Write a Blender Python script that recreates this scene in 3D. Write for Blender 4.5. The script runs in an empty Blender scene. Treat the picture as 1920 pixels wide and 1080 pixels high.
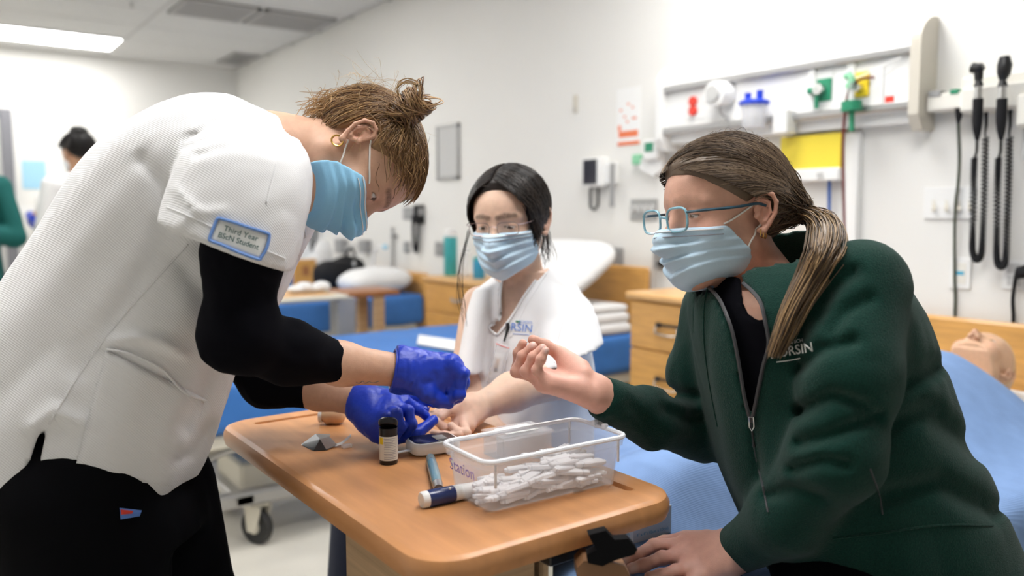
import bpy, math, random
import numpy as np
from mathutils import Vector, Matrix
random.seed(7); RNG = np.random.default_rng(11)
scene = bpy.context.scene
COL = scene.collection
pi = math.pi

# ------------------------------------------------------------------ camera
FPX = 1535.0; HC = 1.2; YAW = math.radians(36); PIT = math.atan(140 / FPX)
CF = np.array([math.sin(YAW) * math.cos(PIT), math.cos(YAW) * math.cos(PIT), -math.sin(PIT)])
CR = np.array([math.cos(YAW), -math.sin(YAW), 0.0])
CU = np.cross(CR, CF)
CC = np.array([0, 0, HC])
cam_d = bpy.data.cameras.new('camera'); cam = bpy.data.objects.new('camera', cam_d); COL.objects.link(cam)
cam_d.sensor_width = 36; cam_d.lens = FPX / 1920 * 36
cam.matrix_world = Matrix(((CR[0], CU[0], -CF[0], 0), (CR[1], CU[1], -CF[1], 0), (CR[2], CU[2], -CF[2], HC), (0, 0, 0, 1)))
cam_d.dof.use_dof = True; cam_d.dof.focus_distance = 1.28; cam_d.dof.aperture_fstop = 2.4
cam_d.clip_start = 0.02
scene.camera = cam
# ------------------------------------------------------------------ world, exposure (room lamps are ceiling_light things)
world = bpy.data.worlds.new('world'); scene.world = world; world.use_nodes = True
world.node_tree.nodes['Background'].inputs[0].default_value = (1, 1, 1, 1)
world.node_tree.nodes['Background'].inputs[1].default_value = 0.0    # closed room: no sky light
vs = scene.view_settings
vs.view_transform = 'Standard'; vs.look = 'None'; vs.gamma = 1.0; vs.use_curve_mapping = False
vs.exposure = -0.08
PANEL = 17.0          # radiance of a lit ceiling panel
ZC = 2.68; XW = 2.78; YB = 8.65; XL = -2.6; YF = -2.2   # ceiling, right wall, back wall, left wall, wall behind

def ray(x, y): return CF + (x - 960) / FPX * CR - (y - 540) / FPX * CU
def P(x, y, d): return CC + ray(x, y) * d
def PZ(x, y, z): r = ray(x, y); return CC + r * ((z - HC) / r[2])
def PX(x, y, X): r = ray(x, y); return CC + r * (X / r[0])
def PY(x, y, Y): r = ray(x, y); return CC + r * (Y / r[1])
def proj(p):
    v = np.asarray(p) - CC; d = v @ CF
    return 960 + FPX * (v @ CR) / d, 540 - FPX * (v @ CU) / d, d
def IV(x, y, z):                       # direction: right, down, away
    v = x * CR - y * CU + z * CF
    return v / np.linalg.norm(v)
def A_(*v): return np.array(v, float)
def unit(v): v = np.asarray(v, float); return v / np.linalg.norm(v)

# ------------------------------------------------------------------ materials
MATS = {}
def mat(name, col, rough=0.5, metal=0.0, noise=None, bump=None, sheen=0, trans=0, alpha=1, ior=1.45, emit=0, sss=0,
        attr=False, coat=0, stretch=None, spec=0.5, weave=None):
    m = bpy.data.materials.new(name); m.use_nodes = True; nt = m.node_tree; N = nt.nodes; L = nt.links
    b = N['Principled BSDF']; I = b.inputs
    c = tuple(col) + (1,)
    I['Base Color'].default_value = c; I['Roughness'].default_value = rough; I['Metallic'].default_value = metal
    I['IOR'].default_value = ior; I['Specular IOR Level'].default_value = spec
    if sheen: I['Sheen Weight'].default_value = sheen; I['Sheen Roughness'].default_value = 0.5
    if trans: I['Transmission Weight'].default_value = trans
    if alpha < 1: I['Alpha'].default_value = alpha
    if coat: I['Coat Weight'].default_value = coat; I['Coat Roughness'].default_value = 0.1
    if emit: I['Emission Color'].default_value = c; I['Emission Strength'].default_value = emit
    if sss:
        I['Subsurface Weight'].default_value = sss; I['Subsurface Radius'].default_value = (1, .35, .2); I['Subsurface Scale'].default_value = 0.004
    tc = None
    def coords():
        nonlocal tc
        if tc is None:
            g = N.new('ShaderNodeNewGeometry'); tc = g.outputs['Position']
            if stretch:
                mp = N.new('ShaderNodeMapping'); mp.inputs['Scale'].default_value = stretch
                L.new(tc, mp.inputs[0]); tc = mp.outputs[0]
        return tc
    src = None
    if attr:
        at = N.new('ShaderNodeAttribute'); at.attribute_name = 'Col'; src = at.outputs['Color']
    if noise:
        sc, amt = noise
        n = N.new('ShaderNodeTexNoise'); n.inputs['Scale'].default_value = sc; n.inputs['Detail'].default_value = 5
        L.new(coords(), n.inputs['Vector'])
        r = N.new('ShaderNodeMapRange'); r.inputs[1].default_value = .3; r.inputs[2].default_value = .7
        r.inputs[3].default_value = 1 - amt; r.inputs[4].default_value = 1 + amt
        L.new(n.outputs['Fac'], r.inputs[0])
        mx = N.new('ShaderNodeVectorMath'); mx.operation = 'MULTIPLY'
        if src: L.new(src, mx.inputs[0])
        else: mx.inputs[0].default_value = col
        L.new(r.outputs[0], mx.inputs[1]); src = mx.outputs[0]
    if src: L.new(src, I['Base Color'])
    if bump:
        sc, st = bump
        n = N.new('ShaderNodeTexNoise'); n.inputs['Scale'].default_value = sc; n.inputs['Detail'].default_value = 3
        L.new(coords(), n.inputs['Vector'])
        bp = N.new('ShaderNodeBump'); bp.inputs['Strength'].default_value = st; bp.inputs['Distance'].default_value = .002
        L.new(n.outputs['Fac'], bp.inputs['Height']); L.new(bp.outputs[0], I['Normal'])
    if weave:
        vec, sc, st = weave
        d = N.new('ShaderNodeVectorMath'); d.operation = 'DOT_PRODUCT'; d.inputs[1].default_value = tuple(vec)
        L.new(coords(), d.inputs[0])
        s1 = N.new('ShaderNodeMath'); s1.operation = 'MULTIPLY'; s1.inputs[1].default_value = sc; L.new(d.outputs['Value'], s1.inputs[0])
        s2 = N.new('ShaderNodeMath'); s2.operation = 'SINE'; L.new(s1.outputs[0], s2.inputs[0])
        bp = N.new('ShaderNodeBump'); bp.inputs['Strength'].default_value = st; bp.inputs['Distance'].default_value = .001
        L.new(s2.outputs[0], bp.inputs['Height']); L.new(bp.outputs[0], I['Normal'])
    MATS[name] = m
    return m

M_ = lambda n: MATS[n]
mat('wall', (.80, .79, .76), .7, noise=(1.3, .015))
mat('floor', (.66, .63, .56), .35, noise=(6, .04))
mat('ceil', (.66, .655, .64), .9, noise=(60, .05), bump=(300, .4))
mat('ceilgrid', (.50, .49, .48), .6)
mat('white', (.82, .82, .81), .45)
mat('offwhite', (.78, .76, .70), .5)
mat('beige', (.62, .58, .50), .5)
mat('panelwhite', (.86, .86, .85), .4)
mat('lightpanel', (1, .99, .975), .5, emit=PANEL)
mat('vent', (.42, .41, .40), .6)
mat('ventdark', (.10, .10, .10), .7)
mat('steelgrey', (.42, .42, .42), .35, .7)
mat('grey', (.33, .33, .33), .5)
mat('lightgrey', (.55, .55, .54), .5)
mat('doorgrey', (.19, .19, .21), .5)
mat('black', (.012, .012, .014), .35)
mat('wooddark', (.22, .11, .05), .5)
mat('softblack', (.014, .014, .016), .7, spec=.2)
mat('leverblack', (.006, .006, .007), .8, spec=.1)
mat('rubber', (.025, .025, .025), .6)
mat('chrome', (.8, .8, .78), .12, 1)
mat('metalgrey', (.45, .44, .42), .4, .6)
mat('cream', (.66, .62, .52), .5)
mat('wood', (.66, .35, .10), .4, noise=(7, .13), stretch=(1, 1, 9), coat=.2)
mat('woodtop', (.70, .41, .17), .35, noise=(7, .1), stretch=(9, 1, 1))
mat('table', (.53, .245, .095), .42, noise=(4, .15), stretch=(9, 1.3, 6), coat=.12)
mat('brownwood', (.36, .15, .06), .4, noise=(7, .1), stretch=(9, 1, 1))
mat('laminate', (.50, .34, .20), .45, noise=(5, .18), stretch=(1, 1, 22))
mat('bluesheet', (.045, .18, .52), .55, noise=(14, .06), bump=(40, .15))
mat('blanket', (.19, .31, .56), .85, noise=(20, .06), weave=((.15, 1, .1), 1300, .2))
mat('whitesheet', (.80, .80, .80), .8, bump=(20, .2))
mat('red', (.72, .05, .03), .5)
mat('orange', (.80, .20, .08), .6)
mat('green', (.02, .25, .13), .45)
mat('greenlight', (.25, .60, .36), .5)
mat('yellow', (.85, .62, .02), .5)
mat('yellowbin', (.88, .70, .06), .45)
mat('blueplastic', (.01, .05, .55), .3)
mat('cable_blue', (.02, .10, .38), .4)
mat('cable_red', (.16, .02, .02), .4)
mat('cable_green', (.05, .06, .035), .5)
mat('screen', (.02, .022, .035), .12)
mat('paper', (.84, .84, .83), .8)
mat('paperblue', (.36, .62, .78), .8)
mat('teal', (.05, .38, .40), .4)
mat('tealdark', (.005, .11, .10), .85)
mat('bluecap', (.04, .30, .50), .3)
mat('clear', (.9, .94, .96), .08, trans=1, ior=1.2)
mat('glass', (1, 1, 1), .0, trans=1, ior=1.02)
mat('tub', (.90, .92, .97), .25, alpha=.27)
mat('tubrim', (.92, .93, .97), .3, alpha=.82)
mat('lancet', (.84, .85, .88), .5)
mat('vialblack', (.01, .01, .012), .3)
mat('label', (.72, .70, .64), .7)
mat('ink', (.05, .05, .07), .7)
mat('inkgrey', (.25, .26, .30), .7)
mat('inkblue', (.10, .22, .60), .7)
mat('inkpurple', (.28, .22, .70), .7)
mat('inkteal', (.10, .42, .60), .7)
mat('navy', (.01, .025, .12), .3, coat=.4)
mat('penblue', (.16, .33, .42), .25, .3, coat=.4)
mat('tan', (.68, .45, .27), .5, sss=.1)
mat('foil', (.45, .46, .47), .3, .8)
mat('foilblack', (.02, .02, .022), .3)
mat('scrub', (.80, .80, .81), .75, sheen=.1, weave=((.75, .1, .65), 2300, .25))
mat('scrub2', (.80, .80, .815), .75, sheen=.1, bump=(400, .1))
mat('underblack', (.003, .003, .005), .9, spec=.08)
mat('pants', (.0025, .0025, .0035), .9, spec=.08)
mat('navypants', (.008, .012, .03), .8)
mat('fleece', (.006, .036, .027), .95, spec=.1, sheen=.12, noise=(500, .25), bump=(650, .9))
mat('fleeceinner', (.006, .026, .022), .95, bump=(500, .6))
mat('zip', (.05, .05, .055), .5)
mat('glove', (.010, .044, .50), .40, bump=(120, .35), sss=.05)
mat('skin', (.7, .45, .33), .48, attr=True, sss=.12, noise=(90, .05), bump=(700, .12), spec=.4)
mat('hair', (.2, .1, .05), .42, attr=True, spec=.5)
mat('maskblue', (.29, .60, .86), .8, bump=(350, .12))
mat('maskpale', (.53, .70, .84), .8, bump=(350, .12))
mat('maskwhite', (.78, .80, .82), .8)
mat('elastic', (.82, .80, .76), .7)
mat('gold', (.75, .46, .14), .25, 1)
mat('silver', (.6, .6, .6), .25, 1)
mat('frame_blue', (.03, .08, .12), .3, coat=.5)
mat('frame_light', (.20, .42, .52), .3, coat=.5)
mat('frame_metal', (.30, .22, .22), .3, .8)
mat('eyewhite', (.75, .72, .70), .15)
mat('patchblue', (.16, .30, .66), .7)
mat('patchwhite', (.78, .79, .78), .8)
mat('inkgreen', (.03, .10, .09), .8)
mat('logowhite', (.62, .64, .62), .8)
mat('plastic_clear', (.9, .9, .92), .1, alpha=.28)

# ------------------------------------------------------------------ object helpers
ORG = {}
def link(o): COL.objects.link(o); return o
def tag(o, label=None, cat=None, group=None, kind=None):
    if label: o['label'] = label
    if cat: o['category'] = cat
    if group: o['group'] = group
    if kind: o['kind'] = kind
    return o
def thing(name, label, cat, loc, group=None):
    o = link(bpy.data.objects.new(name, None)); o.location = Vector(loc); o.empty_display_size = .05
    ORG[o.name] = np.array(loc, float)
    return tag(o, label, cat, group)
def mesh_obj(name, V, F, m, parent=None, smooth=False, org=None, mats=None, fm=None, col=None):
    """V are world coordinates; origin is the parent's origin, or org / base centre for a top-level mesh."""
    V = np.asarray(V, float).reshape(-1, 3)
    if parent is not None: o0 = ORG[parent.name]
    elif org is not None: o0 = np.array(org, float)
    else:
        lo, hi = V.min(0), V.max(0); o0 = np.array([(lo[0] + hi[0]) / 2, (lo[1] + hi[1]) / 2, lo[2]])
    me = bpy.data.meshes.new(name)
    Vl = V - o0
    if isinstance(F, np.ndarray):
        k = F.shape[1]
        me.vertices.add(len(Vl)); me.vertices.foreach_set('co', Vl.astype(np.float32).ravel())
        me.loops.add(F.size); me.loops.foreach_set('vertex_index', F.astype(np.int32).ravel())
        me.polygons.add(len(F)); me.polygons.foreach_set('loop_start', np.arange(0, F.size, k, dtype=np.int32))
        me.update(calc_edges=True)
    else:
        me.from_pydata([tuple(v) for v in Vl], [], [tuple(f) for f in F])
    for mm in (mats or [m]): me.materials.append(M_(mm) if isinstance(mm, str) else mm)
    if fm is not None: me.polygons.foreach_set('material_index', np.asarray(fm, np.int32))
    if smooth: me.polygons.foreach_set('use_smooth', np.ones(len(me.polygons), bool))
    if col is not None:
        ca = me.color_attributes.new('Col', 'FLOAT_COLOR', 'POINT')
        c4 = np.ones((len(V), 4), np.float32); c4[:, :3] = col
        ca.data.foreach_set('color', c4.ravel())
    me.update()
    o = link(bpy.data.objects.new(name, me))
    if parent is not None: o.parent = parent
    else: o.location = Vector(o0)
    ORG[o.name] = o0
    return o

class MB:
    """collects shapes in world coordinates, then builds ONE mesh"""
    def __init__(s): s.V = []; s.F = []; s.FM = []; s.cur = 0
    def add(s, V, F):
        n = len(s.V); s.V += [tuple(v) for v in V]; s.F += [tuple(i + n for i in f) for f in F]; s.FM += [s.cur] * len(F); return s
    def box(s, lo, hi, bev=0.0, M=None):
        lo = np.array(lo, float); hi = np.array(hi, float); lo, hi = np.minimum(lo, hi), np.maximum(lo, hi)
        if bev <= 0:
            V = [(x, y, z) for x in (lo[0], hi[0]) for y in (lo[1], hi[1]) for z in (lo[2], hi[2])]
            F = [(0, 1, 3, 2), (4, 6, 7, 5), (0, 4, 5, 1), (2, 3, 7, 6), (0, 2, 6, 4), (1, 5, 7, 3)]
        else:
            b = min(bev, .49 * (hi - lo).min())
            V = []; idx = {}
            for sx in (0, 1):
                for sy in (0, 1):
                    for sz in (0, 1):
                        c = [lo[0] if not sx else hi[0], lo[1] if not sy else hi[1], lo[2] if not sz else hi[2]]
                        d = [b if not sx else -b, b if not sy else -b, b if not sz else -b]
                        for ax in range(3):
                            v = list(c)
                            for k in range(3):
                                if k != ax: v[k] += d[k]
                            idx[(sx, sy, sz, ax)] = len(V); V.append(v)
            F = []
            for ax in range(3):
                o1, o2 = [(1, 2), (2, 0), (0, 1)][ax]
                for sgn in (0, 1):
                    q = []
                    for (p1, p2) in ((0, 0), (1, 0), (1, 1), (0, 1)):
                        k = [0, 0, 0]; k[ax] = sgn; k[o1] = p1; k[o2] = p2; q.append(idx[tuple(k) + (ax,)])
                    F.append(q if sgn else q[::-1])
            for ax in range(3):
                o1, o2 = [(1, 2), (2, 0), (0, 1)][ax]
                for p1 in (0, 1):
                    for p2 in (0, 1):
                        k0 = [0, 0, 0]; k1 = [0, 0, 0]; k0[ax] = 0; k1[ax] = 1
                        for k in (k0, k1): k[o1] = p1; k[o2] = p2
                        q = [idx[tuple(k0) + (o1,)], idx[tuple(k1) + (o1,)], idx[tuple(k1) + (o2,)], idx[tuple(k0) + (o2,)]]
                        F.append(q if (p1 ^ p2) == 0 else q[::-1])
            for sx in (0, 1):
                for sy in (0, 1):
                    for sz in (0, 1):
                        q = [idx[(sx, sy, sz, a)] for a in range(3)]
                        F.append(q if (sx + sy + sz) % 2 else q[::-1])
        if M is not None: V = [M @ Vector(v) for v in V]
        return s.add(V, F)
    def prism(s, poly, vec):
        """poly: list of 3-D points (planar), extruded by vec"""
        poly = [np.array(p, float) for p in poly]; vec = np.array(vec, float); n = len(poly)
        nrm = sum((np.cross(poly[i], poly[(i + 1) % n]) for i in range(n)), np.zeros(3))
        if nrm @ vec > 0: poly = poly[::-1]
        V = poly + [p + vec for p in poly]
        F = [tuple(range(n)), tuple(range(2 * n - 1, n - 1, -1))]
        F += [(i, i + n, (i + 1) % n + n, (i + 1) % n) for i in range(n)]
        return s.add(V, F)
    def tube(s, pts, r, n=8, caps=True, closed=False):
        pts = np.array(pts, float); k = len(pts)
        rr = np.full(k, r) if np.isscalar(r) else np.array(r, float)
        T = np.gradient(pts, axis=0) if not closed else np.roll(pts, -1, 0) - np.roll(pts, 1, 0)
        T /= np.linalg.norm(T, axis=1)[:, None] + 1e-12
        u = np.cross(T[0], (0, 0, 1)); 
        if np.linalg.norm(u) < .1: u = np.cross(T[0], (1, 0, 0))
        u /= np.linalg.norm(u)
        V = []
        for i in range(k):
            u = u - T[i] * (u @ T[i]); u /= np.linalg.norm(u) + 1e-12; w = np.cross(T[i], u)
            for j in range(n):
                a = 2 * pi * j / n; V.append(pts[i] + rr[i] * (math.cos(a) * u + math.sin(a) * w))
        F = []
        for i in range(k - (0 if closed else 1)):
            i2 = (i + 1) % k
            for j in range(n):
                j2 = (j + 1) % n; F.append((i * n + j, i * n + j2, i2 * n + j2, i2 * n + j))
        if caps and not closed:
            F.append(tuple(range(n - 1, -1, -1))); F.append(tuple((k - 1) * n + j for j in range(n)))
        return s.add(V, F)
    def cyl(s, a, b, r, r2=None, n=20):
        return s.tube([a, b], [r, r if r2 is None else r2], n)
    def lathe(s, prof, base, axis=(0, 0, 1), n=24):
        """prof: list of (radius, height) from bottom to top"""
        base = np.array(base, float); ax = unit(axis)
        u = np.cross(ax, (0, 0, 1))
        if np.linalg.norm(u) < .1: u = np.cross(ax, (1, 0, 0))
        u = unit(u); w = np.cross(ax, u); V = []; F = []
        for (r, h) in prof:
            for j in range(n):
                a = 2 * pi * j / n; V.append(base + ax * h + max(r, 1e-5) * (math.cos(a) * u + math.sin(a) * w))
        for i in range(len(prof) - 1):
            for j in range(n):
                j2 = (j + 1) % n; F.append((i * n + j, i * n + j2, (i + 1) * n + j2, (i + 1) * n + j))
        F.append(tuple(range(n - 1, -1, -1))); F.append(tuple((len(prof) - 1) * n + j for j in range(n)))
        return s.add(V, F)
    def ball(s, c, r, n=12):
        r = np.array([r] * 3 if np.isscalar(r) else r, float); c = np.array(c, float); V = []; F = []
        for i in range(n + 1):
            t = pi * i / n
            for j in range(2 * n):
                a = pi * j / n; V.append(c + r * np.array([math.sin(t) * math.cos(a), math.sin(t) * math.sin(a), math.cos(t)]))
        for i in range(n):
            for j in range(2 * n):
                j2 = (j + 1) % (2 * n); F.append((i * 2 * n + j, (i + 1) * 2 * n + j, (i + 1) * 2 * n + j2, i * 2 * n + j2))
        return s.add(V, F)
    def build(s, name, m, parent=None, smooth=False, **kw):
        o = mesh_obj(name, s.V, s.F, m, parent, smooth, fm=(s.FM if kw.get('mats') else None), **kw)
        if smooth == 'auto' or smooth is True:
            try:
                o.data.set_sharp_from_angle(angle=math.radians(40))
            except Exception: pass
        return o
def box(name, lo, hi, m, parent=None, bev=0.003, **kw): return MB().box(lo, hi, bev).build(name, m, parent, **kw)

def catmull(pts, n):
    pts = np.array(pts, float); k = len(pts)
    if k == 2:
        t = np.linspace(0, 1, n)[:, None]; return pts[0] * (1 - t) + pts[1] * t
    p = np.vstack([2 * pts[0] - pts[1], pts, 2 * pts[-1] - pts[-2]])
    out = []
    for u in np.linspace(0, k - 1 - 1e-9, n):
        i = int(u); t = u - i; a, b, c, d = p[i:i + 4]
        out.append(.5 * (2 * b + (c - a) * t + (2 * a - 5 * b + 4 * c - d) * t * t + (3 * b - a - 3 * c + d) * t ** 3))
    return np.array(out)

def rrect(cx, cy, hx, hy, r, n=5):
    out = []
    for (sx, sy, a0) in ((1, 1, 0), (-1, 1, 90), (-1, -1, 180), (1, -1, 270)):
        for k in range(n + 1):
            a = math.radians(a0 + 90 * k / n); out.append((cx + sx * (hx - r) + r * math.cos(a), cy + sy * (hy - r) + r * math.sin(a)))
    return out

def text_mesh(txt, size, bold=0.0, sp=1.0):
    """flat 2-D letter mesh (verts in x, y; centred)"""
    cu = bpy.data.curves.new('lettering', 'FONT'); cu.body = txt; cu.size = size; cu.offset = bold; cu.space_character = sp
    cu.align_x = 'CENTER'; cu.align_y = 'CENTER'; cu.resolution_u = 3
    o = bpy.data.objects.new('lettering', cu); COL.objects.link(o)
    dg = bpy.context.evaluated_depsgraph_get(); me = bpy.data.meshes.new_from_object(o.evaluated_get(dg))
    V = np.array([v.co[:] for v in me.vertices]); F = [tuple(p.vertices) for p in me.polygons]
    bpy.data.objects.remove(o); bpy.data.meshes.remove(me); bpy.data.curves.remove(cu)
    return V, F
def put_text(name, txt, size, origin, xdir, ydir, m, parent, lift=.0006, bold=0.0, sp=1.0):
    V, F = text_mesh(txt, size, bold, sp)
    x = unit(xdir); y = np.asarray(ydir, float); y = unit(y - x * (x @ y)); n = np.cross(x, y)
    W = np.array(origin) + V[:, :1] * x + V[:, 1:2] * y + n * lift
    return mesh_obj(name, W, F, m, parent)

# ------------------------------------------------------------------ signed-distance modelling
def ev(f, p, chunk=150000):
    return np.concatenate([f(p[i:i + chunk]) for i in range(0, len(p), chunk)]) if len(p) else np.zeros(0)
def smin(a, b, k):
    h = np.maximum(k - np.abs(a - b), 0) / k; return np.minimum(a, b) - h * h * k * .25
def smax(a, b, k): return -smin(-a, -b, k)
def sph(p, c, r): return np.linalg.norm(p - np.asarray(c), axis=1) - r
def ell(p, c, r, M=None):
    q = p - np.asarray(c)
    if M is not None: q = q @ M
    r = np.asarray(r, float); k0 = np.linalg.norm(q / r, axis=1); k1 = np.linalg.norm(q / (r * r), axis=1) + 1e-9
    return k0 * (k0 - 1) / k1
def rc(p, a, b, ra, rb):
    a = np.asarray(a, float); b = np.asarray(b, float); ab = b - a
    t = np.clip((p - a) @ ab / (ab @ ab + 1e-12), 0, 1)
    return np.linalg.norm(p - a - t[:, None] * ab, axis=1) - (ra + (rb - ra) * t)
def chain(p, pts, rs, k=.006):
    d = rc(p, pts[0], pts[1], rs[0], rs[1])
    for i in range(1, len(pts) - 1): d = smin(d, rc(p, pts[i], pts[i + 1], rs[i], rs[i + 1]), k)
    return d
def half(p, o, n): return (p - np.asarray(o)) @ unit(n)      # negative on the side away from n
def poly2(x, y, poly):
    """signed distance to a 2-D polygon (negative inside)"""
    poly = np.array(poly, float); d = np.full(len(x), 1e9); s = np.ones(len(x)); n = len(poly)
    for i in range(n):
        a = poly[i]; b = poly[(i + 1) % n]; e = b - a; wx = x - a[0]; wy = y - a[1]
        t = np.clip((wx * e[0] + wy * e[1]) / (e @ e), 0, 1)
        d = np.minimum(d, (wx - e[0] * t) ** 2 + (wy - e[1] * t) ** 2)
        c1 = y >= a[1]; c2 = y < b[1]; c3 = e[0] * wy > e[1] * wx
        s = np.where((c1 & c2 & c3) | (~c1 & ~c2 & ~c3), -s, s)
    return s * np.sqrt(d)
class Loft:
    """stations: (centre, half vector A, half vector B); section planes are spanned by A and B"""
    def __init__(s, st, n=22, pw=2.3):
        C = catmull([a[0] for a in st], n); A = catmull([a[1] for a in st], n); B = catmull([a[2] for a in st], n)
        T = np.gradient(C, axis=0); N = np.cross(A, B); N /= np.linalg.norm(N, axis=1)[:, None]
        N *= np.sign((N * T).sum(1))[:, None]
        s.C, s.N, s.a, s.b = C, N, np.linalg.norm(A, axis=1), np.linalg.norm(B, axis=1)
        s.A = A / s.a[:, None]; s.B = B / s.b[:, None]; s.pw = pw
    def _sec(s, q, A, B, a, b):
        u = np.abs((q * A).sum(1)); v = np.abs((q * B).sum(1))
        r = ((u / a) ** s.pw + (v / b) ** s.pw) ** (1 / s.pw); rad = np.sqrt(u * u + v * v)
        return np.maximum(rad * (1 - 1 / np.maximum(r, 1e-3)), -np.minimum(a, b))
    def __call__(s, p):
        best = np.full(len(p), 1e9); n = len(s.C)
        sd = [(p - s.C[i]) @ s.N[i] for i in range(n)]
        for i in range(n - 1):
            m = np.nonzero((sd[i] >= 0) & (sd[i + 1] < 0))[0]
            if not len(m): continue
            s0 = sd[i][m]; t = s0 / (s0 - sd[i + 1][m]); t_ = t[:, None]
            c = s.C[i] * (1 - t_) + s.C[i + 1] * t_
            d = s._sec(p[m] - c, s.A[i] * (1 - t_) + s.A[i + 1] * t_, s.B[i] * (1 - t_) + s.B[i + 1] * t_, s.a[i] * (1 - t) + s.a[i + 1] * t, s.b[i] * (1 - t) + s.b[i + 1] * t)
            best[m] = np.minimum(best[m], d)
        for k, sg in ((0, -1), (n - 1, 1)):
            m = np.nonzero((best > 1e8) & (sd[k] * sg >= 0))[0]
            if not len(m): continue
            w = sd[k][m] * sg; q = p[m] - s.C[k] - np.outer(sd[k][m], s.N[k])
            d = s._sec(q, s.A[k][None], s.B[k][None], s.a[k], s.b[k])
            best[m] = np.where(d > 0, np.sqrt(d * d + w * w), w)
        m = best > 1e8
        if m.any(): best[m] = np.linalg.norm(p[m][:, None] - s.C[None], axis=2).min(1) - .05
        return best
_G = RNG.random((32, 32, 32)).astype(np.float32)
def vnoise(p):
    i = np.floor(p).astype(int); f = p - i; f = f * f * (3 - 2 * f); i &= 31; j = (i + 1) & 31
    def g(a, b, c): return _G[a, b, c]
    x0, y0, z0 = i.T; x1, y1, z1 = j.T; fx, fy, fz = f.T
    c00 = g(x0, y0, z0) * (1 - fx) + g(x1, y0, z0) * fx; c10 = g(x0, y1, z0) * (1 - fx) + g(x1, y1, z0) * fx
    c01 = g(x0, y0, z1) * (1 - fx) + g(x1, y0, z1) * fx; c11 = g(x0, y1, z1) * (1 - fx) + g(x1, y1, z1) * fx
    return (c00 * (1 - fy) + c10 * fy) * (1 - fz) + (c01 * (1 - fy) + c11 * fy) * fz
def fold(p, w, size, stretch=5.0, seed=0.0):
    """ridged folds running along direction w; 0..1"""
    w = unit(w); q = p - np.outer(p @ w, w) * (1 - 1 / stretch)
    n = vnoise(q / size + seed) * .7 + vnoise(q / (size * .45) + seed + 9.3) * .3
    return 1 - np.abs(2 * n - 1)
def crease(p, pts, width, depth, side=None):
    """groove (depth>0) or ridge (<0) along a 3-D polyline, added to a field"""
    d = np.full(len(p), 1e9)
    for a, b in zip(pts[:-1], pts[1:]): d = np.minimum(d, rc(p, a, b, 0, 0))
    return depth * np.exp(-(d / width) ** 2)
def surf(f, lo, hi, h, B=8, slack=1.9):
    lo = np.array(lo, float); hi = np.array(hi, float); n = np.ceil((hi - lo) / (h * B)).astype(int)
    bi = np.stack(np.meshgrid(*[np.arange(k) for k in n], indexing='ij'), -1).reshape(-1, 3)
    dc = ev(f, lo + (bi + .5) * B * h)
    keep = np.abs(dc) < B * h * .87 * slack
    D = np.where(dc < 0, -1., 1.).reshape(n)
    D = D.repeat(B, 0).repeat(B, 1).repeat(B, 2).astype(np.float32)
    off = np.stack(np.meshgrid(*[np.arange(B)] * 3, indexing='ij'), -1).reshape(-1, 3)
    idx = (bi[keep][:, None, :] * B + off[None]).reshape(-1, 3)
    D[tuple(idx.T)] = ev(f, lo + idx * h)
    S = D < 0
    c = np.zeros(np.array(D.shape) - 1, np.int8)
    for a in (0, 1):
        for b in (0, 1):
            for e in (0, 1):
                c += S[a:S.shape[0] - 1 + a, b:S.shape[1] - 1 + b, e:S.shape[2] - 1 + e]
    act = (c > 0) & (c < 8); ijk = np.argwhere(act)
    vid = np.full(act.shape, -1, np.int32); vid[act] = np.arange(len(ijk))
    acc = np.zeros((len(ijk), 3)); cnt = np.zeros(len(ijk))
    for ax in range(3):
        o1, o2 = [(1, 2), (0, 2), (0, 1)][ax]
        for a in (0, 1):
            for b in (0, 1):
                o = np.zeros(3, int); o[o1] = a; o[o2] = b; e = np.zeros(3, int); e[ax] = 1
                va = D[tuple((ijk + o).T)]; vb = D[tuple((ijk + o + e).T)]
                m = (va < 0) != (vb < 0); t = np.where(m, va / np.where(m, va - vb, 1), 0)
                acc += np.where(m[:, None], o + t[:, None] * e, 0); cnt += m
    V = lo + h * (ijk + acc / np.maximum(cnt, 1)[:, None])
    Q = []
    for ax in range(3):
        o1, o2 = [(1, 2), (2, 0), (0, 1)][ax]
        sl0 = [slice(None)] * 3; sl1 = [slice(None)] * 3; sl0[ax] = slice(0, -1); sl1[ax] = slice(1, None)
        ch = S[tuple(sl0)] != S[tuple(sl1)]; e = np.argwhere(ch)
        e = e[(e[:, o1] > 0) & (e[:, o2] > 0) & (e[:, o1] < act.shape[o1]) & (e[:, o2] < act.shape[o2])]
        ins = S[tuple(e.T)]
        u = np.zeros(3, int); u[o1] = 1; w = np.zeros(3, int); w[o2] = 1
        q = np.stack([vid[tuple((e - u - w).T)], vid[tuple((e - w).T)], vid[tuple(e.T)], vid[tuple((e - u).T)]], 1)
        q = np.where(ins[:, None], q, q[:, ::-1]); Q.append(q[(q >= 0).all(1)])
    return V, np.concatenate(Q)
def pbox(x0, y0, x1, y1, d0, d1, pad=.02):
    q = np.array([P(x, y, d) for x in (x0, x1) for y in (y0, y1) for d in (d0, d1)]); return q.min(0) - pad, q.max(0) + pad
def joinVF(parts):
    V = []; F = []; n = 0
    for v, f in parts: V.append(v); F.append(f + n); n += len(v)
    return np.concatenate(V), np.concatenate(F)
def grad(f, p, e=.0015):
    g = np.stack([f(p + e * np.eye(3)[k]) - f(p - e * np.eye(3)[k]) for k in range(3)], 1)
    return g / (np.linalg.norm(g, axis=1)[:, None] + 1e-9)
def snap(f, p, off=0.0, it=6):
    for _ in range(it):
        p = p - grad(f, p) * (f(p) - off)[:, None]
    return p
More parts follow.
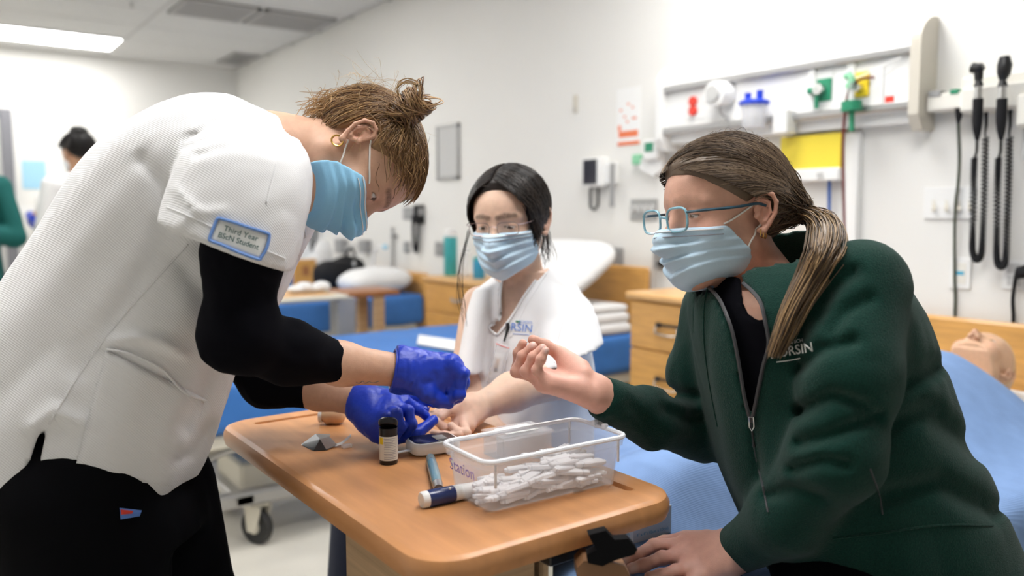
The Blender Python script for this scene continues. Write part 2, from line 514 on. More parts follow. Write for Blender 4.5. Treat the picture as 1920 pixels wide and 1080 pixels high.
def hit(f, px, off=0.0, d0=.6, d1=2.2, n=90, dirs=None):
    """where the sight lines through picture points meet the surface f = off"""
    px = np.array(px, float).reshape(-1, 2); r = np.array([ray(*q) for q in px]); t = np.full(len(px), d0)
    for _ in range(n):
        t = t + np.clip((f(CC + r * t[:, None]) - off) * .75, -.05, .05)
    return CC + r * np.clip(t, d0, d1)[:, None]
def on_surf(f, name, px, r, m, parent, off=.0005, n=None, flat=6, **kw):
    """thin cord sewn along picture points on a surface"""
    pts = hit(f, catmull(np.array(px, float), n or max(6, len(px) * 5)), off, **kw)
    return MB().tube(pts, r, flat).build(name, m, parent, smooth=True)
def patch(f, name, poly_px, m, parent, off=.002, thick=.0015, nx=14, ny=10, corner=None, **kw):
    """cloth patch laid on a surface; poly_px: 4 corner picture points (a, b, c, d in order)"""
    a, b, c, d = [np.array(q, float) for q in poly_px]; pts = []
    for j in range(ny + 1):
        v = j / ny
        for i in range(nx + 1):
            u = i / nx; pts.append((a * (1 - u) + b * u) * (1 - v) + (d * (1 - u) + c * u) * v)
    top = hit(f, pts, off, **kw); W = nx + 1
    nv = unit(CC - top.mean(0)); bot = top - nv * thick * 2
    V = np.vstack([top, bot]); n = len(top); F = []
    for j in range(ny):
        for i in range(nx):
            k = j * W + i; F.append((k, k + W, k + W + 1, k + 1)); F.append((n + k, n + k + 1, n + k + W + 1, n + k + W))
    rim = [i for i in range(W)] + [j * W + nx for j in range(1, ny + 1)] + [ny * W + i for i in range(nx - 1, -1, -1)] + [j * W for j in range(ny - 1, 0, -1)]
    for k in range(len(rim)):
        p, q = rim[k], rim[(k + 1) % len(rim)]; F.append((p, q, q + n, p + n))
    return mesh_obj(name, V, F, m, parent, smooth=True)
def text_on(f, name, txt, size_px, c_px, ang, m, parent, off=.0025, bold=0.0, sp=1.0, squash=1.0, shear=0.0, **kw):
    V, F = text_mesh(txt, size_px, bold, sp)
    ca, sa = math.cos(ang), math.sin(ang); X = V[:, 0] * squash; Y = -V[:, 1] + X * shear
    px = np.stack([c_px[0] + X * ca - Y * sa, c_px[1] + X * sa + Y * ca], 1)
    W = hit(f, px, off, **kw)
    return mesh_obj(name, W, F, m, parent)
# ================================================================== the room
def struct(o): o['kind'] = 'structure'; return o
struct(box('floor', (XL, YF, -.1), (XW, YB, 0), 'floor', bev=0))
struct(box('wall_right', (XW, YF, 0), (XW + .1, YB, ZC + .1), 'wall', bev=0))
struct(box('wall_back', (XL, YB, 0), (XW + .1, YB + .1, ZC + .1), 'wall', bev=0))
struct(box('wall_left', (XL - .1, YF, 0), (XL, YB, ZC + .1), 'wall', bev=0))
struct(box('wall_front', (XL, YF - .1, 0), (XW, YF, ZC + .1), 'wall', bev=0))
struct(box('baseboard_right', (XW - .012, YF, 0), (XW, YB, .1), 'lightgrey'))
struct(box('baseboard_back', (XL, YB - .012, 0), (XW - .012, YB, .1), 'lightgrey'))
ceil = struct(box('ceiling', (XL, YF, ZC + .02), (XW, YB, ZC + .12), 'ceil', bev=0))
tile_me = None
LIGHTS = [(.93, 7.99, 'lit white rectangular ceiling light panel above the far corner by the back wall', '')]   # centre x, y; 1.2 x .6 tiles
LIGHTS += [(-1.47, 7.99, 'lit ceiling light panel above the door in the back wall', '_back_left_offscreen'),
           (.93, 4.955, 'lit ceiling light panel above the foot of the far blue bed', '_far_bed_offscreen'),
           (-1.47, 4.955, 'lit ceiling light panel above the aisle in line with the far bed', '_far_aisle_offscreen'),
           (2.13, 1.92, 'lit ceiling light panel above the dresser between the beds', '_bedside_offscreen'),
           (-.27, 1.92, 'lit ceiling light panel above the aisle behind the bending person', '_aisle_offscreen'),
           (.93, .706, 'added unseen ceiling light panel brightening the table and foot of the nearest bed', '_added_fill_offscreen')]  # last panel is an added fill lamp, put there to brighten the foreground
def tile_key(x, y): return (round(x, 3), round(y, 3))
xs = np.arange(.33 - 3 * 1.2, XW + .6, 1.2); ys = np.arange(7.7 - 16 * .607, YB, .607)
vent_rect = (1.56, 2.70, 5.93, 6.5)
for y0 in ys:
    for x0 in xs:
        lo = [max(x0 + .012, XL + .001), max(y0 + .012, YF + .001)]; hi = [min(x0 + 1.188, XW - .001), min(y0 + .595, YB - .001)]
        if hi[0] - lo[0] < .05 or hi[1] - lo[1] < .05: continue
        if any(abs(cx - (lo[0] + hi[0]) / 2) < .7 and abs(cy - (lo[1] + hi[1]) / 2) < .4 for cx, cy, _l, _n in LIGHTS): continue
        box('ceiling_tile', (lo[0], lo[1], ZC - .004), (hi[0], hi[1], ZC + .02), 'ceil', ceil, bev=.003)
g = MB()
for x0 in xs:
    if XL < x0 < XW: g.box((x0 - .012, YF, ZC - .001), (x0 + .012, YB, ZC + .02))
for y0 in ys:
    if YF < y0: g.box((XL, y0 - .012, ZC - .001), (XW, y0 + .012, ZC + .02))
g.build('ceiling_grid', 'ceilgrid', ceil)
for cx, cy, lab, sfx in LIGHTS:
    t = thing('ceiling_light' + sfx, lab, 'ceiling light', (cx, cy, ZC - .03), 'ceiling light panels')
    f = MB()
    for (a, b) in (((-.6, -.3), (.6, -.275)), ((-.6, .275), (.6, .3)), ((-.6, -.275), (-.575, .275)), ((.575, -.275), (.6, .275))):
        f.box((cx + a[0], cy + a[1], ZC - .012), (cx + b[0], cy + b[1], ZC + .02))
    f.build('frame', 'white', t)
    box('diffuser' + sfx, (cx - .575, cy - .275, ZC - .008), (cx + .575, cy + .275, ZC + .01), 'lightpanel', t, bev=0)
# air grilles
def grille(x0, x1, y0, y1, label, n, m='vent', back='ventdark'):
    t = thing('air_vent', label, 'vent', ((x0 + x1) / 2, (y0 + y1) / 2, ZC - .02), 'ceiling air grilles')
    box('backing', (x0, y0, ZC - .012), (x1, y1, ZC - .006), back, t, bev=0)
    f = MB(); e = .03
    for a, b in (((x0, y0), (x1, y0 + e)), ((x0, y1 - e), (x1, y1)), ((x0, y0), (x0 + e, y1)), ((x1 - e, y0), (x1, y1))):
        f.box((a[0], a[1], ZC - .02), (b[0], b[1], ZC - .005))
    f.build('frame', m, t)
    for k in range(n):
        y = y0 + e + (y1 - y0 - 2 * e) * (k + .5) / n
        MB().box((x0 + e, y - .012, ZC - .018), (x1 - e, y + .012, ZC - .012)).build('slat', m, t)
grille(1.58, 2.10, 5.96, 6.48, 'slatted grey return air grille in the ceiling away from the wall corner', 9, 'vent', 'vent')
grille(2.13, 2.68, 5.96, 6.48, 'slatted grey return air grille in the ceiling beside the right wall', 9, 'vent', 'vent')
grille(2.46, 2.70, 7.75, 8.3, 'small dark square air grille in the ceiling near the back corner', 6, 'vent', 'ventdark')
# sprinkler head
t = thing('sprinkler', 'small metal sprinkler head hanging from the ceiling tiles', 'sprinkler', PZ(247, 3, ZC) - A_(0, 0, .04))
c = PZ(247, 3, ZC); MB().lathe([(.02, 0), (.02, -.006), (.008, -.01), (.008, -.035), (.016, -.038), (.016, -.042)], c).build('body', 'steelgrey', t)
# door at the far left of the back wall
d1 = thing('door_1', 'dark grey framed door in the back wall', 'door', (.2, YB, 0)); d1['kind'] = 'structure'; del d1['category']
dx1 = PY(15, 205, YB)[0] + .02; dz = PY(15, 205, YB)[2]
f = MB(); f.box((dx1 - .09, YB - .05, 0), (dx1, YB, dz), .004); f.box((dx1 - 1.1, YB - .05, dz - .09), (dx1 - .09, YB, dz), .004); f.box((dx1 - 1.1, YB - .05, 0), (dx1 - 1.01, YB, dz - .09), .004)
f.build('door_frame', 'doorgrey', d1)
box('door_leaf', (dx1 - 1.01, YB - .03, .01), (dx1 - .09, YB - .005, dz - .09), 'lightgrey', d1)
MB().tube([(dx1 - .15, YB - .03, 1.0), (dx1 - .15, YB - .075, 1.0), (dx1 - .26, YB - .075, 1.0)], .011).build('door_handle', 'steelgrey', d1, smooth=True)
# ---- things on the back wall
def BB(name, a, b, out, m, parent=None, bev=.002, **kw):
    p = PY(*a, YB - out); q = PY(*b, YB - out)
    return box(name, (p[0], YB - out, q[2]), (q[0], YB - .0005, p[2]), m, parent, bev, **kw)
tag(BB('poster', (40, 300), (88, 355), .006, 'paperblue'), 'pale blue sheet of paper pinned on the back wall by the door', 'poster')
tag(BB('notice', (91, 307), (112, 352), .006, 'paper'), 'white paper notice beside the pale blue sheet on the back wall', 'notice')
tag(BB('notice', (35, 386), (66, 402), .006, 'paper'), 'white paper notice below the pale blue sheet on the back wall', 'notice')
tag(BB('wall_plaque', (253, 225), (274, 242), .03, 'wood'), 'small wooden plaque high on the back wall behind the bent woman', 'plaque')
t = thing('glove_rack', 'white wall rack holding blue gloves on the back wall', 'rack', PY(80, 400, YB))
BB('rack', (68, 366), (100, 410), .09, 'white', t); BB('glove_pad', (86, 372), (97, 392), .12, 'inkblue', t)
t = thing('supply_cart', 'white wheeled cart with a teal drawer by the back wall', 'cart', (1.02, YB - .6, 0))
box('body', (.80, YB - .75, .08), (1.30, YB - .3, .96), 'white', t, .01)
for z in (.12, .40, .66): box('drawer', (.93, YB - .765, z), (1.28, YB - .75, z + .24), 'teal', t, .004)
for x in (.84, 1.26):
    for y in (YB - .7, YB - .35): MB().cyl((x - .012, y, .04), (x + .012, y, .04), .04).build('caster', 'rubber', t)

# ---- things on the right wall
def WB(name, a, b, out, m, parent=None, bev=.002, base=0.0, **kw):
    """box on the right wall from picture corner a (upper left) to b (lower right), standing out by out"""
    p = PX(*a, XW - out); q = PX(*b, XW - out); zs = sorted((p[2], q[2]))
    return box(name, (XW - out, q[1], zs[0]), (XW - base, p[1], zs[1]), m, parent, bev, **kw)
def W(x, y, out=0.0): return PX(x, y, XW - out)
t = thing('picture_board', 'small grey framed board on the right wall behind the bent woman', 'board', W(838, 335))
WB('backing', (819, 240), (857, 333), .012, 'lightgrey', t)
p, q = W(817, 237, .02), W(858, 335, .02); f = MB()
for lo, hi in (((q[1], q[2]), (p[1], q[2] + .018)), ((q[1], p[2] - .018), (p[1], p[2])), ((q[1], q[2]), (q[1] + .018, p[2])), ((p[1] - .018, q[2]), (p[1], p[2]))):
    f.box((XW - .02, lo[0], lo[1]), (XW, hi[0], hi[1]))
f.build('frame', 'steelgrey', t)
t = thing('wall_hook', 'narrow pale metal strip hook on the bright right wall', 'hook', W(1077, 212))
WB('plate', (1074, 179), (1080, 211), .012, 'beige', t); MB().tube([W(1077, 205, .012), W(1077, 208, .03), W(1077, 202, .034)], .003).build('hook', 'steelgrey', t)
# poster with red print
t = thing('wall_poster', 'white poster with small red and orange print on the right wall', 'poster', W(1178, 270))
WB('sheet', (1157, 168), (1199, 271), .003, 'paper', t, 0)
WB('print', (1160, 247), (1196, 255), .004, 'orange', t, 0, .003); WB('print', (1159, 236), (1164, 246), .004, 'orange', t, 0, .003)
WB('print', (1158, 267), (1199, 270), .004, 'orange', t, 0, .003)
for (x, y, s) in ((1164, 207, 2), (1178, 195, 2), (1186, 201, 2), (1171, 219, 2), (1189, 221, 4), (1176, 228, 2)): WB('print', (x - s, y - 1.5), (x + s, y + 1.5), .004, 'orange', t, 0, .003)
# vital signs monitor
t = thing('vitals_monitor', 'white wall vital signs monitor with a dark screen and coiled cord', 'monitor', W(1115, 345))
WB('body', (1090, 297), (1126, 350), .06, 'white', t, .006); WB('screen', (1093, 300), (1118, 345), .063, 'screen', t, .001, .06)
WB('bracket', (1128, 306), (1150, 345), .035, 'white', t, .004); WB('strap', (1143, 306), (1150, 388), .045, 'grey', t, .002, .035)
k = [W(1107 + 2 * math.sin(a * 1.9), 352 + a * 1.7, .03 + .008 * math.cos(a * 1.9)) for a in np.arange(0, 22, .4)]
MB().tube(k, .004, 6).build('coiled_cord', 'softblack', t, smooth=True)
MB().tube([W(1107, 388, .03), W(1114, 394, .03), W(1121, 385, .03), W(1122, 350, .03)], .006, 6).build('cord', 'softblack', t, smooth=True)
# glove dispenser white with green
t = thing('sanitizer_dispenser', 'white and green dispenser with a hanging white bag on the right wall', 'dispenser', W(1212, 330))
WB('body', (1203, 262), (1232, 300), .07, 'white', t, .01); WB('window', (1208, 268), (1224, 284), .073, 'green', t, .003, .07)
WB('tab', (1184, 290), (1198, 308), .05, 'greenlight', t, .004); 
MB().prism([W(1192, 300, .04), W(1240, 292, .04), W(1240, 318, .04), W(1224, 330, .04), W(1200, 318, .04)], A_(.03, 0, 0)).build('bag', 'panelwhite', t)
# gas / outlet plates
def plate(a, b, label, cords=0, m='steelgrey', n=(2, 2), sock='grey', group=None):
    t = thing('wall_outlet', label, 'outlet', W((a[0] + b[0]) / 2, b[1]), group)
    WB('plate', a, b, .008, m, t, .002)
    for i in range(n[0]):
        for j in range(n[1]):
            u = a[0] + (b[0] - a[0]) * (i + .5) / n[0]; v = a[1] + (b[1] - a[1]) * (j + .5) / n[1]
            du = (b[0] - a[0]) / n[0] * .32; dv = (b[1] - a[1]) / n[1] * .34
            WB('socket', (u - du, v - dv), (u + du, v + dv), .011, sock, t, .001, .008)
    return t
plate((1143, 464), (1167, 502), 'grey four gang wall outlet plate above the seated woman\'s shoulder')
t = plate((1224, 467), (1251, 507), 'grey wall outlet plate with a black plug above the tall wooden dresser')
WB('plug', (1231, 490), (1246, 500), .04, 'black', t, .003, .01); MB().tube([W(1233, 498, .03), W(1228, 515, .02), W(1227, 545, .02), W(1227, 600, .02)], .004, 6).build('cord', 'lightgrey', t, smooth=True)
t = thing('gas_outlet_panel', 'brushed steel wall panel with four gas outlets in a row', 'outlet panel', W(1206, 413))
WB('plate', (1182, 374), (1230, 413), .01, 'steelgrey', t)
for k in range(4):
    c = W(1188 + k * 12, 391, .01); MB().cyl(c, c - A_(.012, 0, 0), .018, n=14).build('gas_port', 'lightgrey', t, smooth=True)
plate((755, 388), (775, 412), 'small grey wall plate beside a hanging coiled handset cord', n=(1, 2))
plate((756, 453), (768, 475), 'small grey low wall outlet under the hanging handset', n=(1, 2))
plate((815, 453), (831, 481), 'small grey wall outlet just above the dresser with bottles', n=(1, 2))
plate((560, 395), (572, 415), 'small grey wall plate far down the right wall beneath the mask', n=(1, 1))
def handset(x, y0, y1, label):
    t = thing('wall_handset', label, 'handset', W(x, y1))
    WB('cradle', (x - 7, y0), (x + 8, y0 + 14), .05, 'grey', t); 
    k = [W(x - 3 + 5.5 * (1 - math.cos(u * pi)) / 2 * 2 * .9, y0 + 12 + (y1 - y0 - 12) * math.sin(u * pi) ** .6, .03) for u in np.linspace(0, 1, 24)]
    MB().tube(k, .012, 6).build('cord', 'softblack', t, smooth=True)
    WB('handle', (x - 3, y0 - 6), (x + 4, y0 + 30), .06, 'softblack', t)
handset(778, 390, 472, 'black hanging instrument handset on the wall behind the dresser with bottles')
handset(585, 400, 470, 'black hanging instrument handset far down the wall beneath the mask')
t = thing('wall_pipe', 'slim vertical grey conduit on the right wall behind the far bed', 'pipe', W(735, 510))
MB().cyl(W(735, 512, .02), W(735, 425, .02), .012).build('conduit', 'lightgrey', t, smooth=True); WB('clip', (731, 440), (739, 446), .03, 'grey', t); 
t = thing('wall_bracket', 'pair of dark wall clamps joined by a thin rod beyond the far bed', 'bracket', W(657, 475))
WB('clamp', (627, 448), (640, 476), .06, 'grey', t); WB('clamp', (672, 450), (683, 474), .06, 'grey', t); MB().cyl(W(638, 468, .03), W(675, 458, .03), .008).build('rod', 'lightgrey', t)

# ---- headwall unit
hw = thing('headwall_unit', 'long white medical headwall unit with grey rails above the bed', 'headwall', W(1500, 250))
yl = W(1273, 200)[1] + .02; yr = W(1712, 160, .12)[1]; z0 = 1.525; z1 = 1.785; o_ = .11
box('back_panel', (XW - .075, yr, z0 + .02), (XW, yl, z1 - .02), 'panelwhite', hw, .004)
for z in (z1 - .045, z0 + .035): box('rail', (XW - .1, yr + .02, z - .013), (XW - .075, yl - .01, z + .013), 'steelgrey', hw, .004)
MB().prism([(XW, yl - .01, z0 + .02), (XW, yr + .02, z0 + .02), (XW, yr + .02, z0 - .02), (XW, yl - .01, z0 - .02)], (-.055, 0, 0)).build('skirt', 'white', hw)
cap = []
for k in range(9):
    a = k / 8 * pi / 2; cap.append((XW - o_ * math.sin(a) - .0, z1 - .02 + .085 * math.cos(a)))
def endcap(y, name='end_cap'):
    pts = [(XW, y, z0 - .05)] + [(x, y, z) for x, z in [(XW, z1 + .06)] + cap[1:]] + [(XW - o_, y, z0 + .0), (XW - o_ + .03, y, z0 - .05)]
    MB().prism(pts, (0, -.035, 0)).build(name, 'beige' if name == 'end_cap' else 'white', hw)
endcap(yr + .02); endcap(yl + .015, 'end_plate')
def onhw(x, y, out=.075): return PX(x, y, XW - out)
HB = lambda name, a, b, o1, m, par=hw, bev=.002, base=.075: WB(name, a, b, o1, m, par, bev, base)
HB('red_label', (1659, 181), (1675, 195), .078, 'red'); HB('outlet_face', (1284, 168), (1320, 222), .079, 'white')
for y in (190, 208):
    c = onhw(1301, y, .079); MB().cyl(c, c - A_(.012, 0, 0), .02, n=16).build('red_socket', 'red', hw, smooth=True)
HB('module_plate', (1565, 132), (1655, 205), .079, 'panelwhite'); HB('module_plate', (1500, 140), (1560, 212), .079, 'panelwhite')
for x in (1520, 1594): HB('strap', (x - 5, 100), (x + 5, 218), .088, 'white')
# regulators hung on the headwall
t = thing('suction_regulator', 'round white suction regulator with clear gauge on the headwall', 'regulator', onhw(1358, 200, .1))
c = onhw(1360, 178, .08); MB().cyl(c, c - A_(.07, 0, 0), .052, n=24).build('body', 'panelwhite', t, smooth=True)
MB().cyl(c - A_(.07, 0, 0), c - A_(.085, 0, 0), .032, n=24).build('gauge', 'lightgrey', t, smooth=True)
MB().tube([onhw(1350, 200, .12), onhw(1352, 212, .12), onhw(1364, 222, .1), onhw(1364, 250, .1)], .006).build('stem', 'steelgrey', t, smooth=True)
t = thing('suction_canister', 'clear suction canister with a bright blue lid on the headwall', 'canister', onhw(1412, 245, .15))
c = onhw(1413, 240, .16); ztop = onhw(1413, 197, .16)[2]
MB().lathe([(.045, 0), (.052, ztop - c[2]), (.048, ztop - c[2] - .002), (.042, .003)], c).build('jar', 'plastic_clear', t, smooth=True)
MB().lathe([(.058, 0), (.058, .012), (.05, .018), (.02, .02)], (c[0], c[1], ztop)).build('lid', 'blueplastic', t, smooth=True)
for dy, hh in ((.03, .03), (-.025, .034)): MB().cyl((c[0], c[1] + dy, ztop + .015), (c[0], c[1] + dy, ztop + .018 + hh), .013, n=12).build('port', 'blueplastic', t, smooth=True)
HB('bracket', (1448, 205), (1474, 250), .14, 'white', t, .006)
t = thing('oxygen_outlet', 'green oxygen wall connector with a square plate on the headwall', 'connector', onhw(1540, 185, .09))
HB('plate', (1530, 149), (1557, 188), .086, 'green', t, .004)
c = onhw(1541, 168, .086); MB().cyl(c, c - A_(.03, 0, 0), .02, n=16).build('socket', 'silver', t, smooth=True)
MB().tube([c - A_(.02, 0, 0), onhw(1525, 170, .1), onhw(1516, 171, .1)], .012).build('lever', 'green', t, smooth=True)
MB().tube([onhw(1531, 178, .1), onhw(1531, 203, .1)], .008).build('nozzle', 'green', t, smooth=True)
t = thing('air_connector', 'yellow square medical air connector on the headwall', 'connector', onhw(1613, 180, .09))
HB('plate', (1603, 136), (1627, 180), .09, 'yellow', t, .004, .079); c = onhw(1612, 165, .09); MB().cyl(c, c - A_(.03, 0, 0), .016, n=16).build('socket', 'silver', t, smooth=True)
t = thing('flowmeter', 'green oxygen flowmeter with hanging tubes on the headwall', 'flowmeter', onhw(1595, 250, .13))
MB().cyl(onhw(1597, 190, .13), onhw(1597, 208, .13), .035, n=20).build('collar', 'green', t, smooth=True)
MB().cyl(onhw(1596, 145, .13), onhw(1596, 190, .13), .012, n=12).build('tube', 'plastic_clear', t, smooth=True)
MB().tube([onhw(1585, 145, .13), onhw(1592, 140, .13), onhw(1598, 150, .13), onhw(1590, 165, .13)], .013).build('valve', 'greenlight', t, smooth=True)
MB().tube([onhw(1597, 208, .13), onhw(1597, 246, .13)], .009).build('nozzle', 'green', t, smooth=True)
t = thing('tubing', 'dark red thin tube hanging from the flowmeter along the wall', 'tube', onhw(1583, 470, .1))
MB().tube(catmull([onhw(1640, 145, .1), onhw(1612, 150, .12), onhw(1590, 175, .12), onhw(1581, 260, .1), onhw(1582, 360, .1), onhw(1584, 470, .1)], 30), .005, 6).build('hose', 'cable_red', t, smooth=True)
tag(MB().tube(catmull([onhw(1552, 255, .03), onhw(1554, 300, .03), onhw(1555, 360, .03), onhw(1554, 440, .03)], 16), .007, 6).build('blue_hose', 'cable_blue', smooth=True), 'blue hose hanging down the wall in front of the yellow bin', 'hose')
tag(MB().tube(catmull([onhw(1690, 108, .1), onhw(1660, 120, .12), onhw(1640, 132, .12), onhw(1605, 146, .13)], 16), .003, 6).build('clear_hose', 'paper', smooth=True), 'thin pale line strung from the headwall end cap to the flowmeter', 'hose')
WB('wall_channel', (1583, 250), (1601, 520), .03, 'panelwhite')
tag(bpy.data.objects['wall_channel'], 'white vertical cable channel on the wall under the headwall', 'cable channel')
t = thing('yellow_bin', 'yellow wall tray on a white shelf under the headwall', 'tray', W(1520, 338))
WB('tray', (1463, 258), (1575, 318), .05, 'yellowbin', t, .004); WB('shelf', (1480, 318), (1572, 338), .06, 'white', t, .004); WB('latch', (1531, 323), (1541, 333), .066, 'lightgrey', t, .001, .06)

# ---- diagnostic set with two scopes
t = thing('diagnostic_panel', 'cream wall transformer holding two black diagnostic scopes', 'diagnostic panel', W(1840, 205))
WB('body', (1737, 178), (1812, 203), .07, 'offwhite', t, .006); WB('body_block', (1800, 165), (1930, 200), .1, 'offwhite', t, .008); WB('ledge', (1802, 146), (1935, 168), .055, 'offwhite', t, .006)
WB('display', (1741, 171), (1762, 180), .074, 'grey', t, .001, .03); WB('display', (1781, 168), (1796, 175), .074, 'green', t, .001, .03)
def scope(x, ytop, kind, label):
    t = thing('otoscope' if kind else 'ophthalmoscope', label, 'medical scope', W(x, 260, .12)); O = .13
    c0, c1, c2, c3 = W(x - 2, 262, O), W(x - 2, 245, O), W(x, 185, O), W(x + 1, 162, O)
    MB().tube([c0, W(x - 2, 245, O), W(x - 1.5, 225, O), c2], [.006, .012, .015, .015], 12).build('handle', 'softblack', t, smooth=True)
    MB().tube([c2, c3], [.011, .011], 12).build('neck', 'silver', t, smooth=True)
    MB().tube([c3, W(x + 1, 150, O)], [.015, .009], 12).build('collar', 'black', t, smooth=True)
    if kind:
        MB().tube([W(x + 1, 150, O), W(x + 3, 138, O), W(x + 5, 122, O), W(x + 5, ytop, O)], [.010, .019, .021, .014], 12).build('head', 'black', t, smooth=True)
    else:
        MB().tube([W(x + 1, 150, O), W(x + 1, 135, O)], [.012, .014], 12).build('head', 'black', t, smooth=True)
        MB().tube([W(x - 11, 127, O), W(x, 129, O), W(x + 10, 124, O)], [.016, .017, .012], 12).build('speculum', 'black', t, smooth=True)
    # straight lead from the handle, then coil down and up again
    xr = x + 15
    MB().tube(catmull([W(x - 2, 262, O), W(x - 3, 285, .1), W(x - 7, 296, .06)], 10), .004, 6).build('lead', 'softblack', t, smooth=True)
    MB().tube([W(xr, 195, .06), W(xr, 235, .06), W(xr - 2, 250, .06), W(xr - 1, 258, .06)], [.007, .005, .003, .003], 6).build('lead', 'softblack', t, smooth=True)
    yb = 490 if not kind else 503
    path = catmull([W(x - 7, 296, .05), W(x - 9, 350, .05), W(x - 10, 430, .05), W(x - 10, yb - 18, .05), W(x - 3, yb - 3, .05), W(x + 6, yb - 16, .05), W(x + 9, 420, .05), W(x + 12, 340, .05), W(xr - 1, 258, .06)], 520)
    T = np.gradient(path, axis=0); T /= np.linalg.norm(T, axis=1)[:, None]; nx_ = np.cross(T, (1, 0, 0)); nx_ /= np.linalg.norm(nx_, axis=1)[:, None]
    th = np.arange(len(path)) * 2 * pi / 6.0
    coil = path + .0085 * (np.cos(th)[:, None] * nx_ + np.sin(th)[:, None] * A_(1, 0, 0))
    MB().tube(coil, .0032, 5).build('coiled_cord', 'softblack', t, smooth=True)
scope(1834, 118, 0, 'black otoscope with flat head and coiled cord on the diagnostic panel')
scope(1879, 106, 1, 'black ophthalmoscope with tall rounded head and coiled cord on the diagnostic panel')
t = thing('power_cord', 'black plug and thin dark cord hanging from the diagnostic panel', 'cord', W(1793, 640))
MB().tube([W(1799, 203, .06), W(1798, 215, .06), W(1797, 232, .06)], [.014, .011, .005], 8).build('plug', 'softblack', t, smooth=True)
MB().tube(catmull([W(1797, 230, .06), W(1799, 290, .03), W(1797, 340, .02), W(1791, 395, .02), W(1790, 500, .014), W(1791, 560, .008), W(1790, 600, .008), W(1790, 660, .008)], 40), .005, 6).build('cord', 'cable_green', t, smooth=True)
t = thing('wall_box', 'cream wall box at the edge of the diagnostic panel', 'wall box', W(1918, 235)); WB('body', (1905, 176), (1960, 234), .12, 'offwhite', t, .008); WB('arm', (1918, 234), (1922, 300), .06, 'lightgrey', t)
t = thing('light_switch', 'wide white switch plate with four toggle switches', 'switch', W(1780, 412)); WB('plate', (1733, 351), (1826, 411), .008, 'white', t, .002)
for x in (1750, 1774, 1797, 1818):
    WB('slot', (x - 3, 375), (x + 3, 397), .0095, 'offwhite', t, 0, .008); MB().prism([W(x - 3, 383, .009), W(x + 3, 383, .009), W(x + 4, 391, .026), W(x - 2, 391, .026)], (0, 0, -.006)).build('toggle', 'beige', t)
t = thing('wall_outlet', 'white single wall outlet with a blue label above the manikin', 'outlet', W(1799, 543)); WB('plate', (1781, 482), (1818, 543), .008, 'white', t); WB('face', (1787, 492), (1810, 532), .01, 'offwhite', t, .001, .008); WB('sticker', (1790, 508), (1807, 516), .0108, 'inkteal', t, 0, .01)
t = thing('wall_outlet', 'white double wall outlet with a black plug and cord above the manikin', 'outlet', W(1905, 546)); WB('plate', (1880, 487), (1935, 546), .008, 'white', t)
for y in (503, 527): WB('socket', (1888, y - 9), (1912, y + 9), .011, 'lightgrey', t, .002, .008)
MB().tube([W(1930, 508, .03), W(1912, 512, .045), W(1905, 520, .04)], [.022, .02, .008], 8).build('plug', 'softblack', t, smooth=True)
MB().tube(catmull([W(1905, 518, .04), W(1899, 560, .022), W(1900, 600, .008), W(1893, 640, .008), W(1888, 700, .008)], 24), .006, 6).build('cord', 'softblack', t, smooth=True)
# ================================================================== furniture
def cloth_box(name, lo, hi, m, parent, sag=.004, r=.03, seed=1.0, h=.018):
    """soft mattress / sheet block with slight waviness"""
    lo = np.array(lo, float); hi = np.array(hi, float); c = (lo + hi) / 2; hs = (hi - lo) / 2
    def f(p):
        q = np.abs(p - c) - (hs - r); d = np.linalg.norm(np.maximum(q, 0), axis=1) + np.minimum(q.max(1), 0) - r
        return d - sag * (vnoise(p * 9 + seed) * 2 - 1)
    V, F = surf(f, lo - .03, hi + .03, h)
    return mesh_obj(name, V, F, m, parent, smooth=True)
def caster(c, parent, rot=0.3):
    c = np.array(c, float); a = A_(math.cos(rot), math.sin(rot), 0)
    w = MB().lathe([(.03, -.016), (.062, -.016), (.065, -.01), (.065, .01), (.062, .016), (.03, .016)], c, a, 22).build('caster_wheel', 'rubber', parent, smooth=True)
    MB().lathe([(.026, -.02), (.026, .02)], c, a, 14).build('hub', 'cream', w, smooth=True)
    b = np.cross(a, (0, 0, 1)); m = MB()
    for s in (-1, 1):
        q = c + a * .026 * s
        m.prism([q - b * .02 + A_(0, 0, -.015), q + b * .02 + A_(0, 0, -.015), q + b * .045 + A_(0, 0, .08), q - b * .03 + A_(0, 0, .08)], a * .006 * s)
    m.box(c + A_(-.035, -.035, .078), c + A_(.035, .035, .092), .004)
    m.build('caster_fork', 'cream', parent)
